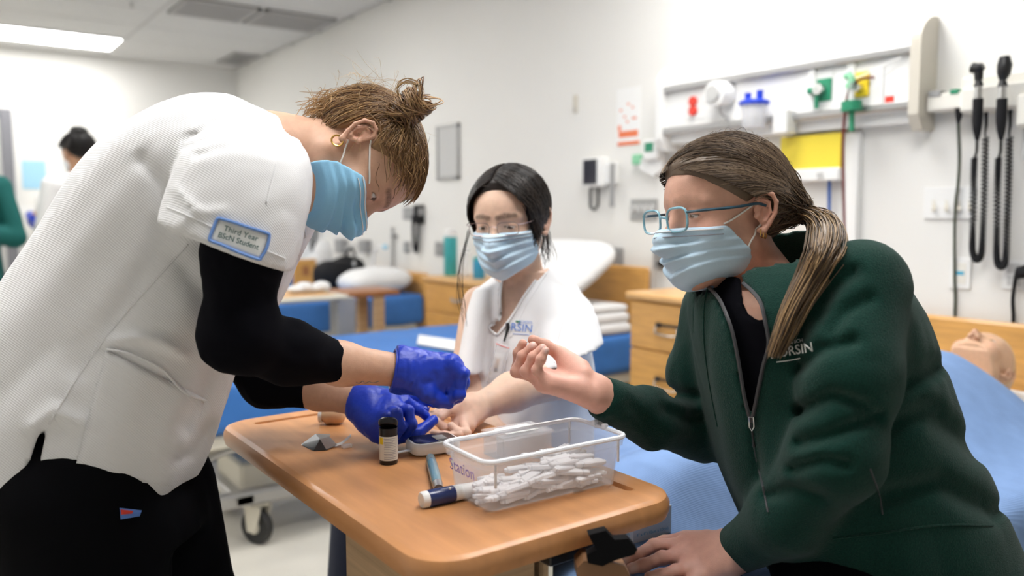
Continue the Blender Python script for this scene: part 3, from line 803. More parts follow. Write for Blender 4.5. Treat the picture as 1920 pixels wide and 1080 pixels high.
def hospital_bed(x0, x1, y0, y1, ztop, label, m, th=.18, head=True, group='hospital beds along the right wall', hb=.95):
    t = thing('hospital_bed', label, 'bed', ((x0 + x1) / 2, (y0 + y1) / 2, 0), group)
    cloth_box('mattress', (x0, y0, ztop - th), (x1 - .05, y1, ztop), m, t)
    zf = ztop - th
    f = MB(); f.box((x0 + .03, y0 + .02, zf - .05), (x1 - .1, y0 + .07, zf), .008); f.box((x0 + .03, y1 - .07, zf - .05), (x1 - .1, y1 - .02, zf), .008)
    for x in (x0 + .03, (x0 + x1) / 2, x1 - .2): f.box((x, y0 + .05, zf - .045), (x + .06, y1 - .05, zf - .005), .006)
    f.build('bed_frame', 'cream', t)
    MB().tube(catmull([(x0 + .02, y0 + .1, .13), (x0 + .01, y0 + .1, zf - .2), (x0 + .06, y0 + .1, zf - .09), (x0 + .22, y0 + .1, zf - .06)], 20), .02, 10).build('foot_rail', 'metalgrey', t, smooth=True)
    MB().tube(catmull([(x0 + .02, y1 - .1, .13), (x0 + .01, y1 - .1, zf - .2), (x0 + .06, y1 - .1, zf - .09), (x0 + .22, y1 - .1, zf - .06)], 20), .02, 10).build('foot_rail', 'metalgrey', t, smooth=True)
    b = MB(); b.box((x0 + .1, y0 + .14, .16), (x1 - .25, y0 + .2, .21), .008); b.box((x0 + .1, y1 - .2, .16), (x1 - .25, y1 - .14, .21), .008)
    for x in (x0 + .16, x1 - .4): b.box((x, y0 + .14, .165), (x + .07, y1 - .14, .205), .006)
    b.build('base_frame', 'metalgrey', t)
    l = MB()
    for yy in (y0 + .25, y1 - .25):
        l.tube([(x0 + .3, yy, .2), (x0 + .62, yy, zf - .03)], .02, 8); l.tube([(x1 - .5, yy, .2), (x1 - .8, yy, zf - .03)], .02, 8)
    l.build('lift_arms', 'cream', t, smooth=True)
    box('pedal_box', (x0 + .2, y0 + .2, .18), (x0 + .46, y0 + .5, .30), 'cream', t, .01)
    for (x, y, ro) in ((x0 + .25, y0 + .19, .5), (x0 + .25, y1 - .18, 1.2), (x1 - .35, y0 + .17, .2), (x1 - .35, y1 - .17, 0)): caster((x, y, .065), t, ro)
    if head: box('headboard', (x1 - .045, y0 + .0, .35), (x1 - .015, y1, hb), 'wood', t, .01)
    return t
# bed in the middle bay, behind the table
bed2 = hospital_bed(.70, XW, 2.70, 3.50, .645, 'bed with bright blue sheet behind the near overbed table', 'bluesheet')
def slope_pillow(name, label, lo, hi, tilt, m='whitesheet'):
    lo = np.array(lo, float); hi = np.array(hi, float); c = (lo + hi) / 2; hs = (hi - lo) / 2
    M = np.array(Matrix.Rotation(tilt, 3, 'Y'))
    def f(p):
        q = (p - c) @ M; n = np.abs(q / hs); 
        e = (n[:, 0] ** 4 + n[:, 1] ** 4) ** .25
        zt = hs[2] * np.sqrt(np.clip(1 - e ** 2.2, 0, 1)) * 1.1
        d = np.maximum(np.abs(q[:, 2]) - zt - .004, (e - 1) * min(hs[0], hs[1]))
        return d * .75 - .006 * (vnoise(p * 14 + hs[1]) - .5)
    R_ = np.linalg.norm(hs) * 1.05
    V, F = surf(f, c - [R_, hs[1] * 1.2, R_], c + [R_, hs[1] * 1.2, R_], .012)
    o = mesh_obj(name, V, F, m, smooth=True); return tag(o, label, 'pillow')
slope_pillow('pillow', 'white pillow propped against the headboard of the middle bed', (2.22, 2.74, .853), (2.68, 3.36, 1.003), -.55)
t = thing('bed_linen', 'stack of white folded linen on the blue bed beside the dresser', 'linen', (2.42, 2.95, .645))
for k, (a, b) in enumerate(((.648, .698), (.696, .746), (.744, .784))): cloth_box('folded_sheet', (2.2 + .01 * k, 2.71 + .01 * k, a), (2.66, 3.1, b), 'whitesheet', t, .002, .02, k + 2., .012)
# paper sheet on the middle bed
pp = [PZ(785, 630, .652), PZ(866, 642, .652), PZ(864, 660, .652), PZ(782, 646, .652)]
tag(MB().prism([q for q in pp], (0, 0, .006)).build('paper_pad', 'paper'), 'white paper pad lying on the blue bed behind the table', 'paper')
# far bed
bed3 = hospital_bed(1.3, XW, 4.75, 5.6, .665, 'far bed with blue mattress and white bedding near the wooden boards', 'bluesheet', th=.2, hb=.8)
slope_pillow('pillow', 'white rumpled pillow on the far blue bed by the black bag', (2.24, 4.79, .678), (2.70, 5.14, .83), -.05)
slope_pillow('pillow', 'flat white pillow beside the black bag on the far bed', (1.42, 5.15, .674), (1.80, 5.55, .79), 0)
# black bag on the far bed
def bag_f(c):
    M = np.array(Matrix.Rotation(.35, 3, 'Z'))
    def f(p):
        q = (p - c) @ M
        a = np.abs(q / A_(.2, .13, .105)); d = ((a ** 3).sum(1) ** (1 / 3) - 1) * .10
        return smin(d, ell(q, (.08, 0, .05), (.1, .1, .08)), .05) - .012 * (vnoise(p * 16) - .5)
    return f
bc = PY(637, 510, 5.38); bc[2] = .768; V, F = surf(bag_f(bc), bc - .3, bc + .3, .015)
bagt = thing('backpack', 'slouched black backpack sitting on the far bed', 'bag', (bc[0], bc[1], .66)); mesh_obj('body', V, F, 'softblack', bagt, smooth=True)
MB().tube(catmull([bc + A_(.02, -.05, .13), bc + A_(.06, -.06, .19), bc + A_(.1, -.05, .13)], 10), .008, 6).build('handle', 'black', bagt, smooth=True)
p1 = PY(664, 494, 5.22); MB().ball(p1, (.012, .006, .02), 8).build('badge', 'lightgrey', bagt)
# wooden boards of a bed further back
for (a, b, Y, lab) in (((550, 487), (595, 534), 6.3, 'honey wooden footboard with a dark emblem beyond the black bag'), ((655, 487), (692, 520), 6.0, 'honey wooden headboard end behind the black bag')):
    p = PY(*a, Y); q = PY(*b, Y); t = thing('bed_board', lab, 'bed board', ((p[0] + q[0]) / 2, Y, 0))
    box('board', (p[0], Y, .3), (q[0], Y + .03, p[2]), 'wood', t, .01)
    for x in (p[0] + .03, q[0] - .03): box('post', (x - .02, Y, 0), (x + .02, Y + .03, .3), 'metalgrey', t)
    if Y > 6.1: box('emblem', ((p[0] * .62 + q[0] * .38), Y - .003, (p[2] * .55 + q[2] * .45) - .035), ((p[0] * .35 + q[0] * .65), Y, (p[2] * .55 + q[2] * .45) + .04), 'brownwood', t, .001)
lz = PY(607, 480, 6.47)[2] - .175
hospital_bed(1.75, XW, 6.36, 7.16, lz, 'farthest bed beyond the wooden boards, under the pile of linen', 'bluesheet', th=.16, head=False)
t = thing('linen_pile', 'pile of white rumpled linen beside the far wooden footboard', 'linen', PY(605, 470, 6.5))
c = PY(607, 480, 6.47); MB().ball(c, (.09, .1, .14), 10).build('bundle', 'whitesheet', t, smooth=True); MB().ball(c + A_(-.06, 0, -.08), (.12, .1, .1), 10).build('bundle', 'whitesheet', t, smooth=True)
t = thing('cpap_tube', 'clear curved tube with a pale blue end on the far wall', 'tube', PX(715, 470, 2.6))
MB().tube(catmull([PX(700, 500, 2.6), PX(702, 475, 2.6), PX(710, 464, 2.6), PX(722, 463, 2.6)], 14), .012, 8).build('hose', 'panelwhite', t, smooth=True); MB().ball(PX(722, 463, 2.6), .02, 8).build('tip', 'paperblue', t)

# dressers
def dresser(xf, y0, y1, zt, rows, label, handle, hw_=.13):
    t = thing('dresser', label, 'dresser', ((xf + XW) / 2, (y0 + y1) / 2, 0))
    box('carcass', (xf + .02, y0 + .01, .06), (XW - .02, y1 - .01, zt - .03), 'wood', t, .004)
    box('top', (xf - .012, y0 - .01, zt - .03), (XW - .015, y1 + .01, zt), 'woodtop', t, .008)
    box('plinth', (xf + .05, y0 + .03, 0), (XW - .05, y1 - .03, .06), 'wood', t)
    z = zt - .034
    for hgt in rows:
        d = box('drawer', (xf, y0 + .014, z - hgt + .004), (xf + .022, y1 - .014, z - .002), 'wood', t, .004)
        yc = (y0 + y1) / 2; zc = z - hgt * .45
        m = MB(); m.cur = 0
        if handle == 'bail':
            for s in (-1, 1): m.box((xf - .018, yc + s * hw_ / 2 - .008, zc - .006), (xf, yc + s * hw_ / 2 + .008, zc + .012), .002)
            m.box((xf - .022, yc - hw_ / 2, zc + .002), (xf - .014, yc + hw_ / 2, zc + .012), .003)
            m.build('handle', 'black', d)
            MB().tube(catmull([(xf - .02, yc - hw_ / 2, zc), (xf - .022, yc - hw_ / 2 + .006, zc - .028), (xf - .022, yc + hw_ / 2 - .006, zc - .028), (xf - .02, yc + hw_ / 2, zc)], 16), .004, 8).build('bail', 'chrome', d, smooth=True)
        else:
            m.tube(catmull([(xf, yc - hw_ / 2, zc), (xf - .02, yc - hw_ / 4, zc - .008), (xf - .02, yc + hw_ / 4, zc - .008), (xf, yc + hw_ / 2, zc)], 12), .007, 8).build('handle', 'steelgrey', d, smooth=True)
        z -= hgt
    return t
xf2 = 2.30; yA = PX(1177, 600, xf2)[1]; zA = PX(1177, 546, xf2)[2]
dresser(xf2, yA - .46, yA, zA, (.19, .235, .2, .16), 'honey wooden dresser with black and chrome bail handles between the beds', 'bail', .11)
xf1 = 2.45; yB_ = PX(795, 600, xf1)[1]; zB = PX(795, 517, xf1)[2]
dresser(xf1, yB_ - .76, yB_, zB, (.17, .24, .2), 'honey wooden dresser with bottles on top behind the seated woman', 'bow', .12)
# bottles on the dresser
def bottle(px, ybase, ytop, r, label, mb, mc, neck=True):
    b = PX(px, ybase, 2.6); b[2] = zB; H = PX(px, ytop, 2.6)[2] - zB
    t = thing('bottle', label, 'bottle', b)
    MB().lathe([(r * .9, 0), (r, .006), (r, H * .78), (r * .97, H * .84)], b).build('body', mb, t, smooth=True)
    MB().lathe([(r * .96, H * .84), (r * .98, H * .86), (r * .98, H * .97), (r * .8, H)], b).build('cap', mc, t, smooth=True)
bottle(845, 516, 430, .040, 'tall teal bottle with a white lid on the wooden dresser', 'teal', 'white')
bottle(872, 516, 462, .030, 'clear plastic bottle with a pale cap between the teal bottles', 'plastic_clear', 'white')
bottle(898, 516, 482, .034, 'short teal blue jar next to the seated woman\'s hair', 'bluecap', 'teal')
# far overbed table
t = thing('overbed_table', 'cream topped overbed table with a grey post by the far bed', 'overbed table', (1.5, 4.1, 0))
pa = PZ(500, 556, .80); pb = PZ(652, 545, .80)
yy0 = 3.72; xx0, xx1 = .95, PY(655, 545, yy0)[0]
box('table_top', (xx0, yy0, .775), (xx1, yy0 + .42, .80), 'cream', t, .01); box('top_inlay', (xx0 + .05, yy0 + .05, .799), (xx1 - .05, yy0 + .38, .8025), 'woodtop', t, 0)
px_ = PY(650, 600, yy0 + .1)[0]; box('post', (px_ - .05, yy0 + .1, .1), (px_ + .05, yy0 + .2, .776), 'metalgrey', t, .006); box('foot', (px_ - .6, yy0 + .05, .04), (px_ + .1, yy0 + .13, .1), 'metalgrey', t, .006); box('foot', (px_ - .6, yy0 + .3, .04), (px_ + .1, yy0 + .38, .1), 'metalgrey', t, .006); box('foot_bar', (px_ - .04, yy0 + .05, .1), (px_ + .04, yy0 + .38, .13), 'metalgrey', t)
for x in (px_ - .55, px_ + .05):
    for y in (yy0 + .09, yy0 + .34): MB().cyl((x, y - .015, .025), (x, y + .015, .025), .025).build('caster', 'rubber', t)
t = thing('side_table', 'narrow wooden side table with slab leg behind the overbed table', 'side table', PY(700, 640, 4.3) * A_(1, 1, 0))
p = PY(655, 548, 4.3); q = PY(750, 543, 4.3); zt = q[2]
box('table_top', (p[0], 4.3, zt - .03), (q[0], 4.6, zt), 'brownwood', t, .006); l0 = PY(703, 600, 4.32)[0]; l1 = PY(722, 600, 4.32)[0]
box('leg', (l0, 4.32, 0), (l1, 4.36, zt - .03), 'laminate', t, .004); box('leg', (l0, 4.54, 0), (l1, 4.58, zt - .03), 'laminate', t, .004)
t = thing('gauze_pile', 'small pile of white gauze on the far overbed table', 'gauze', (1.35, yy0 + .2, .80))
for k in range(4):
    c = PY(555 + k * 16, 545 - (k % 2) * 4, yy0 + .22); c[2] = .801 + .02 + .008 * (k % 2); MB().ball(c, (.045, .05, .02 + .008 * (k % 2)), 8).build('gauze_pad', 'whitesheet', t, smooth=True)

# ---- near bed with the manikin under a blue blanket
BX0, BX1, BY0, BY1, BZ = .80, XW, .66, 1.56, .63
bed1 = hospital_bed(BX0 + .02, BX1, BY0 + .04, BY1 - .04, BZ - .012, 'nearest bed, under the light blue blanket, carrying the manikin', 'whitesheet', hb=.86)
mh = PX(1838, 686, 2.43)                                   # manikin head centre
def body_h(p):
    """blanket height over the manikin, lying along x"""
    x, y = p[:, 0], p[:, 1]; yc = mh[1] + .02
    prof = np.interp(x, [.8, 1.0, 1.12, 1.25, 1.5, 1.8, 2.05, 2.2, 2.32], [0, .02, .07, .09, .11, .15, .185, .185, .14])
    wid = np.interp(x, [.8, 1.2, 1.6, 2.0, 2.3], [.12, .15, .19, .24, .22])
    return prof * np.exp(-(np.abs(y - yc) / wid) ** 2.4)
def blanket_top(p):
    x, y, z = p.T
    top = BZ + .02 + body_h(p) + .007 * (fold(p, (.8, .5, 0), .16, 4) - .6) + .003 * (vnoise(p * 12) - .5)
    top = top + .016 * np.exp(-((y - (.98 + .14 * (x - .8))) / .03) ** 2) * np.clip((2.2 - x) / .3, 0, 1) * np.clip((x - 1.12) / .15, 0, 1)
    top = top + .012 * np.exp(-((y - (1.42 - .22 * (x - .8))) / .022) ** 2) * np.clip((1.9 - x) / .3, 0, 1)
    return top
def blanket_solid(p, head=2.30):
    x, y, z = p.T
    wav = .012 * np.sin(x * 19 + y * 3) * np.clip((BZ - z) * 6, 0, 1)
    d = (z - blanket_top(p)) * .85
    e = np.maximum(np.maximum(BY0 - .015 + wav - y, y - BY1 - .015), np.maximum(BX0 - .02 - x, x - head))
    return smax(d, e, .05)
def blanket_f(p):
    d = blanket_solid(p); d = np.maximum(d, -(blanket_solid(p, 3.0) + .021)); return np.maximum(d, .30 - p[:, 2])
def sit(d, p, press=.004):
    """a body resting on the bed: flattened where it presses on the blanket"""
    return np.maximum(d, -(blanket_solid(p) + press))
V, F = surf(blanket_f, (BX0 - .06, BY0 - .06, .28), (2.46, BY1 + .06, 1.0), .0115)
bl = mesh_obj('blanket', V, F, 'blanket', smooth=True); tag(bl, 'light blue ribbed blanket spread over the manikin and nearest bed', 'blanket')
slope_pillow('pillow', 'white pillow under the manikin head on the nearest bed', (2.30, .82, .622), (2.69, 1.4, .675), 0)
# ================================================================== near overbed table and what lies on it
TX0, TX1, TY0, TY1, TZ = .445, .875, .775, 1.585, .80
tb = thing('overbed_table', 'orange brown wood overbed table with rounded corners in front of the women', 'overbed table', (.66, 1.18, 0))
cx, cy, hx, hy = (TX0 + TX1) / 2, (TY0 + TY1) / 2, (TX1 - TX0) / 2, (TY1 - TY0) / 2
def ring(ins, z, r): return [(x, y, z) for x, y in rrect(cx, cy, hx - ins, hy - ins, r, 8)]
prof = [(.012, TZ - .036, .055), (.003, TZ - .032, .06), (0, TZ - .022, .062), (0, TZ - .012, .062), (.004, TZ - .003, .06), (.012, TZ, .055), (.014, TZ, .054)]
gi = .048; gw = .012
prof += [(gi, TZ, .014), (gi + .002, TZ - .006, .012), (gi + gw, TZ - .006, .004), (gi + gw + .004, TZ, .003)]
V = []; F = []; n = len(ring(0, 0, .05))
for (i_, z, r) in prof:
    for (x, y, zz) in ring(i_, z, r):
        if i_ > .03 and not ((x > TX1 - .09 and y > TY0 + .0615) or (y > TY1 - .09 and x > TX0 + .0615)): zz = TZ
        V.append((x, y, zz))
for k in range(len(prof) - 1):
    for j in range(n): F.append((k * n + j, k * n + (j + 1) % n, (k + 1) * n + (j + 1) % n, (k + 1) * n + j))
F.append(tuple((len(prof) - 1) * n + j for j in range(n))); F.append(tuple(range(n - 1, -1, -1)))
fm = [0] * len(F)
for k in (7, 8, 9):
    for j in range(n):
        if sum(V[i][2] < TZ - .001 for i in (k * n + j, k * n + (j + 1) % n, (k + 1) * n + j, (k + 1) * n + (j + 1) % n)) >= 2: fm[k * n + j] = 1
o = mesh_obj('table_top', V, F, 'table', tb, smooth=True, )
o.data.set_sharp_from_angle(angle=math.radians(35))
TI = TZ                                         # height of the inner panel
zu = TZ - .036
ca = PZ(645, 965, zu); cb = PZ(1028, 1003, zu)
cx0, cx1 = PY(1032, 1040, .805)[0], PY(1106, 1040, .805)[0]
box('column_panel', (.485, .83, .07), (cx0 - .004, 1.085, zu), 'laminate', tb, .004)
box('chrome_post', (cx0, .805, .06), (cx1, .855, zu - .02), 'chrome', tb, .004)
box('post_cap', (cx0 - .004, .80, zu - .022), (cx1 + .004, .86, zu), 'black', tb, .002)
base = MB(); base.box((.40, .82, .04), (1.0, .90, .075), .01); base.box((.40, 1.03, .04), (1.0, 1.11, .075), .01); base.box((.48, .86, .04), (.60, 1.07, .075), .01); base.build('base', 'metalgrey', tb)
for x in (.43, .97):
    for y in (.86, 1.07): MB().cyl((x, y - .014, .025), (x, y + .014, .025), .025, n=16).build('caster', 'rubber', tb, smooth=True)
# black release lever under the table edge
lv = tb
D = 1.02
poly = [P(*q, D) for q in ((1103, 1003), (1136, 995), (1152, 1012), (1178, 1010), (1195, 1030), (1190, 1040), (1150, 1052), (1130, 1062), (1103, 1056), (1101, 1040), (1118, 1032))]
MB().prism(poly, CF * .02).build('release_lever', 'leverblack', lv)
poly = [P(*q, D + .01) for q in ((1082, 1065), (1095, 1052), (1150, 1056), (1172, 1062), (1184, 1085), (1082, 1085))]
MB().prism(poly, CF * .05).build('knob_block', 'wooddark', lv)

# tub of lancets
def tub():
    a, b, c = PZ(918, 969, TI), PZ(1157, 911, TI), PZ(857, 926, TI)     # base corners
    u = (b - a); u[2] = 0; L = np.linalg.norm(u); u /= L; v = np.cross((0, 0, 1), u)
    if (c - a) @ v < 0: v = -v
    Wd = abs((c - a) @ v); H = .079
    t = thing('lancet_tub', 'clear plastic tub full of white lancets on the overbed table', 'tub', a + u * L / 2 + v * Wd / 2)
    m0 = a + u * L / 2 + v * Wd / 2
    def rr(ext, z, r, n=6): return [m0 + u * x + v * y + A_(0, 0, z) for x, y in rrect(0, 0, L / 2 + ext, Wd / 2 + ext, r, n)]
    fl = .007
    levels = [(-.006, 0.0, .012), (0, .004, .014), (fl * .75, H * .75, .017), (fl * .78, H * .78, .017), (fl + .0035, H * .8, .018), (fl + .0045, H - .004, .018)]
    inner = [(fl + .002, H - .004, .016), (fl - .001, H * .8, .016), (-.003, .005, .012), (-.009, .002, .01)]
    V = []; F = []
    for e, z, r in levels + inner: V += rr(e, z, r)
    n = len(rr(0, 0, .01)); K = len(levels) + len(inner)
    for k in range(K - 1):
        for j in range(n): F.append((k * n + j, k * n + (j + 1) % n, (k + 1) * n + (j + 1) % n, (k + 1) * n + j))
    F.append(tuple(range(n - 1, -1, -1))); F.append(tuple((K - 1) * n + j for j in range(n)))
    mesh_obj('tub_wall', V, F, 'tub', t, smooth=True).data.set_sharp_from_angle(angle=.7)
    rim = rr(fl + .004, H - .003, .018); MB().tube(rim, .0036, 8, closed=True).build('rim', 'tubrim', t, smooth=True)
    for s in (-.012, .012):
        q = m0 + u * (L / 2 + fl + .001) + v * s; MB().box(q + A_(-.004, -.004, H - .002), q + A_(.004, .004, H + .005), .001).build('rim_notch', 'tubrim', t)
    for sx in (-1, 1):
        for sy in (-1, 1):
            q = m0 + u * sx * (L / 2 + fl - .012) + v * sy * (Wd / 2 + fl); MB().tube([q + A_(0, 0, H * .5), q + A_(0, 0, H * .97)], .002, 6).build('rib', 'tubrim', t, smooth=True)
    nrm = -u
    put_text('handwriting', 'Station', .024, m0 - u * (L / 2 + .0085) + v * .004 + A_(0, 0, .052), -v, A_(0, 0, 1) - u * .1, 'inkpurple', t, .002)
    return m0, u, v, L, Wd
m0, tu, tv, TL, TW = tub()
def lancet_mesh():
    b = MB(); b.box((-.024, -.0055, -.0035), (.014, .0055, .0035), .0015); b.box((.014, -.004, -.003), (.026, .004, .003), .0012); b.box((-.028, -.003, -.0025), (-.024, .003, .0025), .0008)
    me = bpy.data.meshes.new('lancet'); me.from_pydata(b.V, [], b.F); me.materials.append(M_('lancet')); me.update(); return me
lm = lancet_mesh(); R2 = random.Random(5); k = 0
for layer in range(7):
    for _ in range(26):
        hmax = (.20, .5, .5)[0]
        s = R2.uniform(-TL / 2 + .028, TL / 2 - .028); w = R2.uniform(-TW / 2 + .018, TW / 2 - .018)
        z = .0085 + layer * .0068
        lim = .030 + .024 * (s / (TL / 2)) * .8 + .004 * math.sin(s * 60)
        if z > lim + .006: continue
        ln = link(bpy.data.objects.new('lancet', lm))
        ln.location = Vector(m0 + tu * s + tv * w + A_(0, 0, z))
        yaw_ = math.atan2(tu[1], tu[0]) + R2.choice((0, 0, pi)) + R2.uniform(-.45, .45)
        ln.rotation_euler = (R2.uniform(-.5, .5), R2.uniform(-.18, .18), yaw_)
        tag(ln, 'white plastic lancet lying in the clear tub on the table', 'lancet', 'loose white lancets filling the clear tub'); k += 1
# strip vial
t = thing('strip_vial', 'small black test strip vial with cream printed label and open lid', 'vial', PZ(729, 871, TI))
c = PZ(729, 868, TI); s = proj(c)[2] / FPX; r = 17 * s; H = 66 * s
MB().lathe([(r * .93, 0), (r, .002), (r, H)], c, n=28).build('body', 'vialblack', t, smooth=True)
lab = MB(); lab.lathe([(r + .0004, H * .13), (r + .0004, H * .82)], c, n=28); lab.F = [f for f in lab.F if len(f) == 4]; lab.FM = [0] * len(lab.F); lab.build('label', 'label', t, smooth=True)
MB().lathe([(r * 1.02, H), (r * 1.02, H * 1.04)], c, n=28).build('collar', 'vialblack', t, smooth=True)
ld = MB(); ldc = c + A_(0, 0, H * 1.16); ld.lathe([(r * .95, -.005), (r * 1.08, -.002), (r * 1.08, .003), (r * .9, .006)], ldc, IV(0, -1, .5), 28); ld.build('lid', 'vialblack', t, smooth=True)
MB().box(c + CF * r - .003 + A_(0, 0, H), c + CF * r + .003 + A_(0, 0, H + .01)).build('hinge', 'vialblack', t)
tn = unit(A_(-CF[0], -CF[1], 0)); tr_ = unit(A_(CR[0], CR[1], 0))
def vial_line(u0, u1, z, hgt, m, nm='print'):
    pts = []; 
    for a in np.linspace(u0, u1, 6):
        d = tn * math.cos(a) + tr_ * math.sin(a); pts.append(c + d * (r + .0008) + A_(0, 0, z))
    V = pts + [p + A_(0, 0, hgt) for p in pts]; n = len(pts)
    mesh_obj(nm, V, [(i, i + 1, i + 1 + n, i + n) for i in range(n - 1)], m, t)
vial_line(-1.0, -.45, H * .60, H * .19, 'yellow', 'colour_block')
for k_, zz in enumerate(np.linspace(.18, .76, 13)):
    vial_line(-.35 + .03 * (k_ % 3), .95 - .3 * (k_ % 4 == 2), H * zz, H * .012, 'inkgrey')
# glucose meter
t = thing('glucose_meter', 'white glucose meter with dark screen beside the tub', 'glucose meter', PZ(812, 855, TI))
c = PZ(815, 848, TI); yw = math.atan2(tu[1], tu[0]) - .12; mu = A_(math.cos(yw), math.sin(yw), 0); mv = np.cross((0, 0, 1), mu)
V = []; F = []; lv_ = [(-.007, 0, .012), (-.001, .004, .017), (0, .011, .018), (0, .018, .018), (-.003, .0215, .016)]
for e, z, r_ in lv_: V += [c + mu * x + mv * y + A_(0, 0, z) for x, y in rrect(0, .008, .043 + e, .030 + e, r_, 6)]
n = len(rrect(0, 0, 1, 1, .1, 6))
for k in range(len(lv_) - 1):
    for j in range(n): F.append((k * n + j, k * n + (j + 1) % n, (k + 1) * n + (j + 1) % n, (k + 1) * n + j))
F += [tuple(range(n - 1, -1, -1)), tuple((len(lv_) - 1) * n + j for j in range(n))]
mesh_obj('case', V, F, 'white', t, smooth=True).data.set_sharp_from_angle(angle=.8)
pl = [c + mu * x + mv * y + A_(0, 0, .0212) for x, y in rrect(.0, .010, .037, .0245, .012, 5)]; MB().prism(pl, (0, 0, .0012)).build('screen', 'screen', t)
pl = [c + mu * x + mv * y + A_(0, 0, .0224) for x, y in rrect(.012, .008, .010, .013, .002, 3)]; MB().prism(pl, (0, 0, .0004)).build('display', 'grey', t)
MB().box(c + mu * -.06 + A_(-.012, -.004, .008), c + mu * -.06 + A_(.018, .004, .0095)).build('test_strip', 'paper', t)
# lancing pens
t = thing('lancing_pen', 'pale blue metallic lancing pen pointing away beside the tub', 'pen', PZ(815, 900, TI))
a = PZ(807, 868, TI) + A_(0, 0, .0085); b = PZ(820, 918, TI) + A_(0, 0, .0085)
MB().tube([a - (b - a) * .04, a, a * .7 + b * .3, b * .75 + a * .25, b], [.004, .007, .0085, .0085, .008], 14).build('barrel', 'penblue', t, smooth=True)
bb = b + (b - a) * .18; MB().tube([b, bb], [.0078, .007], 14).build('cap', 'steelgrey', t, smooth=True); MB().tube([a * .6 + b * .4 + A_(-.008, 0, .002), a * .45 + b * .55 + A_(-.008, 0, .002)], .0016, 6).build('clip', 'silver', t)
t = thing('lancing_pen', 'navy and white lancing pen with white end leaning on the tub', 'pen', PZ(820, 950, TI))
a = PZ(793, 952, TI) + A_(0, 0, .011); b = PZ(897, 930, TI) + A_(0, 0, .0115)
L = lambda u: a * (1 - u) + b * u
MB().tube([L(-.03), L(0), L(.08)], [.010, .0115, .0115], 18).build('end_cap', 'white', t, smooth=True)
MB().tube([L(.08), L(.1), L(.52), L(.54)], [.0112, .012, .0118, .011], 18).build('barrel', 'navy', t, smooth=True)
MB().tube([L(.54), L(.56), L(.95), L(1.0)], [.0105, .0112, .010, .006], 18).build('sleeve', 'white', t, smooth=True)
MB().ball(L(.46) + A_(-.002, -.006, .0105), .0018, 6).build('button', 'white', t)
# clear card box behind the tub
t = thing('card_box', 'small clear plastic box of white printed cards behind the tub', 'box', PZ(985, 845, TI))
a = PZ(945, 868, TI); w = TL * .36
def cb(x0, x1, y0, y1, z0, z1, nm, m): MB().prism([a + tu * x0 + tv * y0 + A_(0, 0, z0), a + tu * x1 + tv * y0 + A_(0, 0, z0), a + tu * x1 + tv * y1 + A_(0, 0, z0), a + tu * x0 + tv * y1 + A_(0, 0, z0)], (0, 0, z1 - z0)).build(nm, m, t)
w = .095; dd = .062
cb(0, w, 0, dd, 0, .002, 'base', 'plastic_clear'); cb(0, w, 0, .002, 0, .038, 'side', 'plastic_clear'); cb(0, w, dd - .002, dd, 0, .038, 'side', 'plastic_clear'); cb(0, .002, 0, dd, 0, .038, 'side', 'plastic_clear'); cb(w - .002, w, 0, dd, 0, .038, 'side', 'plastic_clear'); cb(-.003, w + .003, -.003, dd + .003, .038, .041, 'lid', 'plastic_clear')
cb(.006, w - .006, .004, .006, .002, .034, 'card', 'paper'); cb(.006, w - .006, .03, .032, .002, .036, 'card', 'paper'); cb(.014, w - .016, .012, dd - .01, .0415, .042, 'printed_label', 'paper')
cb(.02, .03, .02, .03, .0421, .0423, 'print', 'inkblue'); cb(.035, w - .022, .022, .0235, .0421, .0423, 'print', 'inkgrey'); cb(.035, w - .03, .03, .0315, .0421, .0423, 'print', 'inkgrey')
# foil wrapper, strip, cap
t = thing('foil_wrapper', 'torn silver and black foil wrapper on the wooden table', 'wrapper', PZ(600, 836, TI))
def Z(x, y, h=.001): q = PZ(x, y, TI); q[2] += h; return q
V = [Z(565, 835, .002), Z(592, 828, .014), Z(618, 831, .012), Z(632, 838, .004), Z(612, 845, .002), Z(588, 846, .001), Z(598, 826, .009), Z(620, 824, .010), Z(600, 836, .012)]
F = [(0, 5, 8, 1), (1, 8, 2), (5, 4, 8), (8, 4, 3, 2), (1, 2, 7, 6)]
MB().add(V[:6] + [V[8]], [(0, 5, 6, 1), (5, 4, 6)]).build('dark_side', 'foilblack', t); MB().add(V, [(1, 8, 2), (8, 4, 3, 2), (1, 2, 7, 6)]).build('foil_side', 'foil', t)
MB().add([q - A_(0, 0, .0012) for q in V[:6]], [(0, 1, 2, 3, 4, 5)]).build('underside', 'foil', t)
t = thing('paper_strip', 'thin curled white paper strip beside the foil wrapper', 'paper strip', PZ(640, 835, TI))
m = MB(); pth = [(618, 836, .003), (630, 836, .004), (640, 835, .006), (650, 831, .010), (658, 827, .013)]
V = []; 
for x, y, h in pth: V += [Z(x, y, h), Z(x + 1, y + 3.5, h - .001)]
mesh_obj('strip', V, [(2 * i, 2 * i + 1, 2 * i + 3, 2 * i + 2) for i in range(len(pth) - 1)], 'paper', t)
mesh_obj('strip_end', [v - A_(0, 0, .0004) for v in V], [(2 * i, 2 * i + 2, 2 * i + 3, 2 * i + 1) for i in range(len(pth) - 1)], 'paper', t)
c = Z(650, 840, 0); q = MB().box(c + A_(-.009, -.006, 0), c + A_(.009, .006, .007), .0015).build('plastic_cap', 'plastic_clear'); tag(q, 'tiny clear plastic lancet cap lying on the table', 'cap')
